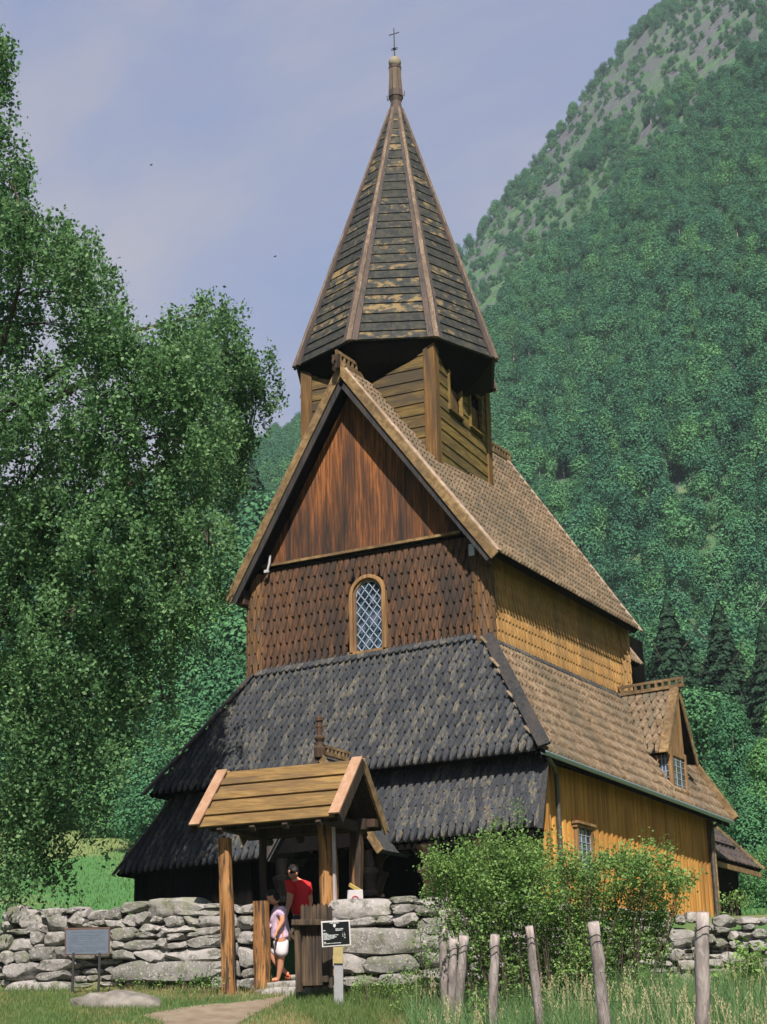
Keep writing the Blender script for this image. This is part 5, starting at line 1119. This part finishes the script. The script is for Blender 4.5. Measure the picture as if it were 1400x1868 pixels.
TR = [('spruce', 1215, 1080, 120, 'dark spruce behind the dormer, left of the three spruces'), ('spruce', 1309, 1092, 124, 'dark spruce standing in the middle of the three behind the church'), ('spruce', 1388, 1128, 112, 'dark spruce at the right edge of the photo'),
 ('leafy', 1170, 1290, 100, 'round leafy tree directly behind the dormer ridge'), ('leafy', 1262, 1255, 98, 'leafy tree below the left dark spruce'), ('birch', 1330, 1285, 86, 'tall pale birch in front of the middle spruce'), ('birch', 1392, 1345, 78, 'birch at the right edge below the right spruce'), ('birch', 1290, 1400, 80, 'birch right beside the dormer gable'),
 ('leafy', 1365, 1450, 62, 'low leafy tree behind the low eastern roof'), ('leafy', 1240, 1440, 70, 'low leafy tree hidden behind the dormer window'), ('birch', 1130, 1110, 165, 'birch showing above the eastern roof corner'), ('leafy', 1350, 1180, 150, 'leafy tree between the middle and right spruce tops'),
 ('leafy', 1395, 1540, 55, 'low leafy tree at the right edge beside the low eastern roof'), ('birch', 1440, 1250, 90, 'birch cut by the right edge of the photo'),
 ('birch', 445, 1000, 120, 'pale birch just left of the west gable eave'), ('leafy', 395, 1100, 112, 'leafy tree between the big birch and the church wall'), ('leafy', 470, 1085, 105, 'light green tree behind the upper left church wall'), ('birch', 340, 1180, 105, 'birch seen through the hanging twigs of the big birch'),
 ('leafy', 415, 1210, 96, 'light green tree behind the left hip of the roof'), ('leafy', 355, 1300, 92, 'bushy tree above the left roof corner'), ('leafy', 290, 1365, 88, 'low round bush at the top of the meadow left of the church'), ('leafy', 225, 1340, 95, 'bushy tree at the meadow top behind the hanging birch twigs'),
 ('birch', 250, 1150, 125, 'tall birch behind the big birch crown'), ('leafy', 130, 1300, 100, 'leafy tree at the meadow top behind the big birch'), ('leafy', 40, 1330, 100, 'leafy tree at the left edge on the meadow top'), ('birch', 480, 900, 160, 'distant birch beside the left slope of the gable'), ('spruce', 455, 830, 175, 'small dark spruce on the slope left of the gable')]
for k, (kind, x, yt, r, lab) in enumerate(TR):
    P, H = pt_tree(x, yt, r); cm, tm = tree_proto(kind, k % 3)
    rt = thing({'spruce': 'spruce_tree', 'birch': 'birch_tree', 'leafy': 'leafy_tree'}[kind], lab, 'tree', P, 'trees between the church and the hillside')
    rt.rotation_euler.z = random.uniform(0, 6.28); sw = random.uniform(.9, 1.15) if kind != 'spruce' else random.uniform(.85, 1.0); rt.scale = (H*sw, H*sw, H)
    if kind == 'leafy' and H < 8: rt.scale = (H*1.15, H*1.15, H)
    for nm, me in (('crown', cm), ('trunk', tm)): o = bpy.data.objects.new(nm, me); COL.objects.link(o); o.parent = rt
# the large birch at the left
def clump_points(c, r, n, strand=.5, droop=.4, flat=1.0, per=13, jit=.045):
    tw = max(4, n//per); d = rng.normal(size=(tw, 3)); d /= np.linalg.norm(d, axis=1)[:, None]; q = r*rng.uniform(.35, 1, tw)**.5
    A = c + d*q[:, None]*np.array([1, 1, flat]); out = d*np.array([1, 1, .2])*.35+np.array([0, 0, -droop]); out /= np.linalg.norm(out, axis=1)[:, None]
    k = rng.integers(0, tw, n); s = rng.uniform(0, 1, n); Ln = (strand*rng.uniform(.5, 1.4, tw))[k]
    return A[k]+out[k]*(s*Ln)[:, None]+rng.normal(size=(n, 3))*jit*np.array([1, 1, 1.2])
BC_ = [(-60,90,90),(-45,190,70),(5,170,28),(-30,300,90),(12,330,40),(-20,430,90),(40,410,50),(85,420,50),(135,440,48),(160,490,52),(100,500,60),(185,545,46),(215,585,40),(-30,620,90),(140,600,50),(200,620,55),(262,625,45),(240,680,70),(320,590,42),(372,560,40),(400,610,60),(425,560,30),(340,660,60),(465,660,42),(490,705,32),(455,735,40),(405,710,55),(110,700,70),(20,730,70),(190,760,60),(130,800,60),(445,800,32),(50,840,90),(180,850,70),(330,800,42),(265,880,60),(340,870,60),(398,880,45),(-10,960,100),(100,940,90),(200,950,80),(290,965,80),(365,960,55),(405,1000,36),(50,1050,100),(160,1050,90),(255,1055,80),(335,1060,55),(385,1080,36),(10,1150,100),(120,1150,90),(215,1155,75),(295,1150,55),(352,1130,32),(50,1250,90),(145,1245,75),(225,1245,55),(285,1225,40),(315,1275,22),(20,1350,90),(105,1340,75),(182,1340,52),(238,1345,28),(25,1450,65),(95,1435,55),(150,1440,36),(178,1495,24),(35,1530,38),(100,1520,30),(15,1590,22),(60,1570,18),(135,1590,12),(60,1480,55),(20,1540,45),(75,1560,28),(62,640,34),(290,730,40),(230,800,45),(20,560,60),(380,760,58),(425,775,48),(345,745,60),(300,700,62),(378,820,50),(425,845,34),(410,650,55),(350,615,55),(290,660,55),(440,690,45),(330,800,50)]
DB = 31.0; base = dist(-95, 1650, DB+.3); gb = gzz(base[0], base[1])
BT = thing('birch_tree', 'large leafy birch with drooping twigs filling the left side in front of the church', 'tree', (base[0], base[1], gb))
LP = []; cents = []
for (x, y, r) in BC_:
    rr = r*DB/F*.90; n = int(5600*rr*rr)+80; spread = 2.2*math.sin(math.pi*min(1, max(.12, (1650-y)/1600)))*max(.25, 1-max(0, x-100)/480)
    for dd in ((random.uniform(-1, .1)*spread, random.uniform(.1, 1)*spread) if r > 44 else (random.uniform(-.6, .6)*spread,)):
        off = 7*min(1, max(0, (x-330)/70))*(y < 930); c = dist(x+random.uniform(-8, 8), y, DB+dd+off); rr = r*(DB+off)/F*.90; n = int(4900*rr*rr)+80; cents.append((c, rr)); LP.append(clump_points(c, rr*1.06, int(n*.66), .45+.3*(y > 1250), 1.1+.8*(y > 1200), per=34, jit=.075))
LP = np.concatenate(LP); me = leafmesh('leaves', LP, .080, M_birch, up=.15, asp=.72, droop=.8); o = bpy.data.objects.new('crown', me); COL.objects.link(o); o.parent = BT; o.location = (-base[0], -base[1], -gb)
mb = MB(); tk = [V3(base[0], base[1], gb-.3), V3(base[0]-.1, base[1]+.1, gb+3), V3(*dist(-70, 1000, DB+.2)), V3(*dist(-55, 650, DB)), V3(*dist(-50, 300, DB)), V3(*dist(-60, 60, DB))]
mb.tube(tk, [.30, .26, .20, .15, .09, .03], 10); mb.build('trunk', M_bark, BT, smooth=True)
mb = MB()
CA = np.array([c for c, r in cents]); mains = [int(np.argmax(CA[:, 2]))]
while len(mains) < 15:
    dmin = np.min([np.linalg.norm(CA-CA[m], axis=1) for m in mains], axis=0); mains.append(int(np.argmax(dmin)))
LB = []
for m in mains:
    c = CA[m]; z = c[2]-gb; f = max(.10, min(.92, (z-.75*np.linalg.norm(c[:2]-base[:2]))/19)); i = f*5; k = min(4, int(i)); s_ = tk[k]+(tk[k+1]-tk[k])*(i-k); d = c-s_
    q = [s_+d*t_+V3(math.sin(t_*5+m)*.18, math.cos(t_*4+m)*.15, math.sin(t_*math.pi)*.5+math.sin(t_*9+m)*.06) for t_ in np.linspace(0, 1, 9)]
    mb.tube(q, [(.035+.010*np.linalg.norm(d))*(1-.88*t_) for t_ in np.linspace(0, 1, 9)], 6); LB += q[1:]
LB = np.array(LB)
for c, rr in cents:
    k = int(np.argmin(np.linalg.norm(LB-c, axis=1)+.6*np.maximum(0, LB[:, 2]-c[2]))); s_ = LB[k]; d = c-s_; mm = s_+d*.5+V3(random.uniform(-.1, .1), random.uniform(-.1, .1), .10)
    mb.tube([s_, mm, c], [.020, .013, .005], 5)
    for _ in range(3): e = c+rng.normal(size=3)*rr*.30; mb.tube([mm, (mm+e)/2+V3(0, 0, .05), e], [.009, .006, .003], 4)
mb.build('branches', M_twig, BT)
# wild rose bush
def bush(name, label, cat, px, D, leaf, mat, dens, strand=.2, droop=-.3, base_px=None, dspread=.5, stems=True, group=None):
    LPs = []; C_ = []
    for (x, y, r) in px:
        rr = r*D/F; c = dist(x, y, D+random.uniform(-dspread, dspread)); C_.append((c, rr)); LPs.append(clump_points(c, rr, int(dens*rr*rr)+20, strand, droop))
    LPs = np.concatenate(LPs); b = np.mean([c for c, r in C_], axis=0); zg = gzz(b[0], b[1]); t_ = thing(name, label, cat, (b[0], b[1], zg), group)
    me = leafmesh('foliage', LPs, leaf, mat, up=.25, asp=.6, droop=.2); o = bpy.data.objects.new('foliage', me); COL.objects.link(o); o.parent = t_; o.location = (-b[0], -b[1], -zg)
    if stems:
        mb = MB()
        for c, rr in C_:
            for _ in range(1):
                e = c+rng.normal(size=3)*rr*.5; s0 = V3(b[0]+(c[0]-b[0])*.7+random.uniform(-.2, .2), b[1]+(c[1]-b[1])*.7+random.uniform(-.2, .2), zg-.1); mb.tube([s0, s0+(e-s0)*.5+V3(0, 0, .15), e, e+V3(random.uniform(-.1, .1), 0, .12)], [.009, .007, .005, .003], 5)
        mb.build('stems', M_twig, t_)
    return t_, C_
RB_ = [(826,1590,28),(868,1582,32),(912,1578,34),(955,1575,32),(1000,1592,44),(850,1625,50),(905,1630,55),(965,1640,60),(1030,1650,58),(1085,1640,42),(1060,1600,24),(1125,1600,34),(1160,1585,30),(1195,1595,34),(1150,1650,42),(1215,1640,32),(1238,1612,20),(1095,1585,20),(800,1598,20),(815,1660,34),(870,1700,58),(940,1720,66),(1020,1730,66),(1100,1715,56),(1165,1700,40),(1200,1690,24),(1080,1780,46),(1000,1790,56),(920,1785,50),(860,1775,36),(1140,1770,40),(1185,1745,28),(1050,1830,40),(960,1840,40)]
rb, rc_ = bush('rose_bush', 'sprawling wild rose bush with yellowish leaves spilling over the wall before the golden side wall', 'bush', RB_+[(x+random.uniform(-1.1, 1.1)*r, y-random.uniform(-.6, .75)*r, r*random.uniform(.25, .4)) for x, y, r in RB_ for _ in range(2)], 23.4, .050, M_rose, 9500, .26, -.35, dspread=.55)
SH = []; mb = MB()
for pl in ([(900, 1600), (888, 1550), (896, 1515), (912, 1490)], [(948, 1590), (944, 1530), (950, 1495), (944, 1462)], [(870, 1590), (862, 1560), (850, 1545), (845, 1530)], [(845, 1590), (815, 1570), (790, 1562), (783, 1558)], [(925, 1590), (905, 1540), (925, 1500)], [(970, 1590), (975, 1560), (968, 1540)], [(1150, 1600), (1128, 1575), (1122, 1560)], [(1200, 1600), (1170, 1572), (1150, 1562)], [(1220, 1620), (1240, 1600), (1252, 1598)]):
    q = [dist(x, y, 23.3) for x, y in pl]; mb.tube(q, [.010, .008, .006, .003][:len(q)], 5)
    for a, b in zip(q[:-1], q[1:]): nn = 60; s = rng.uniform(0, 1, nn)[:, None]; SH.append(a+(b-a)*s+rng.normal(size=(nn, 3))*.055)
for c_, r_ in rc_[:26]:
    for _ in range(3):
        a_ = rng.normal(size=3); a_[2] = abs(a_[2])*.9+.5; a_ = nrmz(a_); q = [c_+a_*r_*.5, c_+a_*r_*1.0+V3(0, 0, .05), c_+a_*r_*1.3+V3(0, 0, -.02)+rng.normal(size=3)*.05]; mb.tube(q, [.006, .004, .002], 4)
        for a, b in zip(q[:-1], q[1:]): s_ = rng.uniform(0, 1, 26)[:, None]; SH.append(a+(b-a)*s_+rng.normal(size=(26, 3))*.035)
mb.build('shoots', simple('green_shoot', (.16, .20, .07), .7), rb)
me = leafmesh('shoot_leaves', np.concatenate(SH), .05, M_rose, up=.3, asp=.55); o = bpy.data.objects.new('shoot_leaves', me); COL.objects.link(o); o.parent = rb; o.location = [-v for v in rb.location]
bush('nettle_clump', 'broad-leaved dark green weeds at the lower right edge beside the wall', 'weeds', [(1345,1760,34),(1385,1750,30),(1330,1800,40),(1380,1800,44),(1400,1840,40),(1350,1850,46),(1310,1840,30),(1395,1770,34)], 22.5, .075, M_rose, 2200, .15, -.2, dspread=.5)
bush('low_shrub', 'low straggly shrub left of the rose bush against the wall stones', 'bush', [(775,1745,26),(760,1785,30),(790,1790,34),(740,1800,22),(800,1830,40),(770,1700,16),(800,1740,26),(735,1830,26)], 24.6, .045, M_rose, 3600, .18, -.2, dspread=.25)
bush('fern_clump', 'small yellow-green plant growing on top of the wall behind the right fence post', 'plant', [(1330,1646,10),(1345,1640,9),(1355,1648,9),(1320,1655,8)], 27.5, .06, M_rose, 5200, .12, -.5, dspread=.2)
bush('weed_tuft', 'green weeds growing at the wall foot left of the front gatepost', 'weeds', [(375,1790,14),(350,1795,10),(395,1797,12),(328,1797,8)], 27.2, .05, M_rose, 4200, .1, -.4, dspread=.15)
bush('weed_tuft', 'leafy weeds at the wall foot between the gate sign and the low shrub', 'weeds', [(660,1800,12),(690,1795,14),(720,1805,14),(648,1812,8),(705,1815,10)], 26.0, .045, M_rose, 5200, .1, -.4, dspread=.15)
bush('weed_tuft', 'tall leafy weeds between the crowded posts and the leaning post', 'weeds', [(880,1830,26),(930,1840,26),(860,1850,24),(1010,1845,26),(1150,1830,28),(1220,1835,24),(1240,1800,18),(1190,1800,24)], 21.6, .05, M_rose, 2600, .25, -.9, dspread=.4)
bush('weed_tuft', 'low weeds growing along the foot of the left wall under the information board', 'weeds', [(30,1822,8),(60,1818,8),(90,1815,7),(215,1800,7),(255,1798,8),(290,1797,8)], 28.2, .04, M_rose, 5200, .08, -.4, dspread=.1)
# ------------------------------------------------------------------ grass
def blades(name, P, h, w, mat, lean=.35, kind='stuff', label=None):
    n = len(P); h = h[:, None]; a = rng.uniform(0, 6.283, n); dx = np.stack([np.cos(a), np.sin(a), np.zeros(n)], 1); a2 = rng.uniform(0, 6.283, n); ld = np.stack([np.cos(a2), np.sin(a2), np.zeros(n)], 1)*(rng.uniform(0, lean, n)[:, None])*h
    up = np.array([0, 0, 1.]); w = (w*rng.uniform(.7, 1.3, n))[:, None]; b = P-up*.01; m = P+up*h*.55+ld*.3; t = P+up*h+ld
    V = np.stack([b-dx*w, b+dx*w, m+dx*w*.75, m-dx*w*.75, t+dx*w*.12, t-dx*w*.12], 1).reshape(-1, 3); k = np.arange(n)[:, None]*6; Fq = np.concatenate([k+np.array([0, 1, 2, 3]), k+np.array([3, 2, 4, 5])])
    o = bpy.data.objects.new(name, fastmesh(name, V, Fq, mat)); COL.objects.link(o); o['kind'] = kind
    if label: o['label'] = label
    return o
def region(n, s0, s1, r0, r1):
    s = rng.uniform(s0, s1, n); f = rng.uniform(r0, r1, n); X = CAMP[0]+HV[0]*f+SV[0]*s; Y = CAMP[1]+HV[1]*f+SV[1]*s; return X, Y, gz(X, Y)
def topx(P):
    d = P-CAMP; w = d@FW; return CX+F*(d@RT)/w, CY-F*(d@UP)/w
PATH = [(230, 1960), (300, 1868), (258, 1853), (300, 1845), (365, 1834), (440, 1829), (500, 1820), (545, 1812), (500, 1834), (470, 1848), (430, 1870), (420, 1960)]
def inpoly(x, y, poly):
    c = np.zeros(len(x), bool)
    for i in range(len(poly)):
        x0, y0 = poly[i]; x1, y1 = poly[i-1]; m = ((y0 > y) != (y1 > y)) & (x < (x1-x0)*(y-y0)/((y1-y0) or 1e-9)+x0); c ^= m
    return c
X, Y, Z = region(150000, -8, 3.2, 22.5, 32); P = np.stack([X, Y, Z], 1); sdv = sdline(X, Y); px_, py_ = topx(P); dry = hn(X, Y, 1.1, 4)+.4*hn(X, Y, .3, 1)
keep = (sdv < -.02) & ~inpoly(px_+rng.normal(size=len(X))*4, py_+rng.normal(size=len(X))*2, PATH) & (rng.random(len(X)) < np.where(dry > .35, .45, 1)); P = P[keep]; dry = dry[keep]; sdv = sdv[keep]; px_ = px_[keep]
hh = rng.uniform(.03, .085, len(P))*(1+1.6*np.exp(-(sdv/.25)**2))*(1+.9*np.clip((px_-480)/150, 0, 1))
dr = dry > .12+rng.normal(size=len(P))*.25
M_straw = leafmat('straw_blade', [(.14, .13, .05), (.22, .19, .08), (.30, .25, .12), (.40, .33, .18)], .3)
blades('dry_lawn_grass', P[dr], hh[dr]*.8, .0045, M_straw, .8, label='patches of straw-coloured grass before the wall')
blades('lawn_grass', P[~dr], hh[~dr], .0045, M_grass, .6, label='short patchy grass before the wall')
X, Y, Z = region(46000, .2, 6.5, 14.5, 25.5); P = np.stack([X, Y, Z], 1); px_, py_ = topx(P); dn = hn(X, Y, 1.0, 7)
keep = (sdline(X, Y) < -.1) & (px_ > 735+rng.normal(size=len(X))*25) & (px_ < 1500) & (dn+rng.normal(size=len(X))*.4 > -.5); P = P[keep]
blades('tall_grass', P, rng.uniform(.25, .75, len(P))*(1+.25*np.clip(hn(P[:, 0], P[:, 1], .8, 3), -1, 1)), .007, M_tallgrass, .6, label='tall seeding meadow grass around the grey fence posts')
X, Y, Z = region(16000, -14, 9, 29.5, 46); P = np.stack([X, Y, Z], 1); keep = (sdline(X, Y) > .7) & ~((np.abs(X) < 5) & (Y > -2) & (Y < 11)); P = P[keep]
blades('churchyard_grass', P, rng.uniform(.08, .22, len(P)), .008, M_grass, .5, label='green grass in the churchyard behind the wall')
X, Y, Z = region(9000, .2, 6.5, 15, 25.2); P = np.stack([X, Y, Z], 1); px_, py_ = topx(P); dn = hn(X, Y, .9, 11)
P = P[(sdline(X, Y) < -.2) & (px_ > 745) & (px_ < 1480) & (dn > .05) & (rng.random(len(P)) < .13)]; H_ = rng.uniform(.5, .95, len(P)); a2 = rng.uniform(0, 6.283, len(P)); LN = np.stack([np.cos(a2), np.sin(a2), np.zeros(len(P))], 1)*(rng.uniform(.02, .22, len(P))*H_)[:, None]
mb = MB()
for q, h, l in zip(P, H_, LN):
    t = q+l+V3(0, 0, h); m = q+l*.35+V3(0, 0, h*.6); mb.add([q-R3*.002, q+R3*.002, m+R3*.002, m-R3*.002, t+R3*.0015, t-R3*.0015], [(0, 1, 2, 3), (3, 2, 4, 5)])
    for k in range(7): c = m+(t-m)*(.55+.45*k/7)+rng.normal(size=3)*.010; e = c+V3(random.uniform(-.012, .012), random.uniform(-.012, .012), .028); mb.add([c-R3*.006, c+R3*.006, e], [(0, 1, 2)])
o = mb.build('seeding_grass', simple('straw_seedhead', (.24, .21, .12), .8, 0, .3, 2), None); tag(o, 'straw-coloured seed heads standing above the tall grass', None, kind='stuff')
X, Y, Z = region(70000, -30, 26, 44, 120); P = np.stack([X, Y, Z], 1)
blades('meadow_tufts', P, rng.uniform(.04, .15, len(P)), .03, leafmat('meadow_blade', [(.035, .10, .030), (.06, .15, .042), (.10, .19, .055), (.20, .21, .085)], .3, None, .12), .6, label='green and straw-coloured meadow grass rising behind the church')
# ------------------------------------------------------------------ haze
HZ = 1
if HZ:
    mb = MB(); mb.box((CAMP[0], CAMP[1], 345), (2700, 2700, 800)); m = bpy.data.materials.new('haze_air'); m.use_nodes = True; t = m.node_tree; t.nodes.clear()
    o_ = t.nodes.new('ShaderNodeOutputMaterial'); pv_ = t.nodes.new('ShaderNodeVolumePrincipled'); pv_.inputs['Color'].default_value = (.72, .86, 1, 1); pv_.inputs['Density'].default_value = .00016; pv_.inputs['Anisotropy'].default_value = .0
    t.links.new(pv_.outputs[0], o_.inputs['Volume']); hz_ = mb.build('haze', m, None); hz_['kind'] = 'stuff'
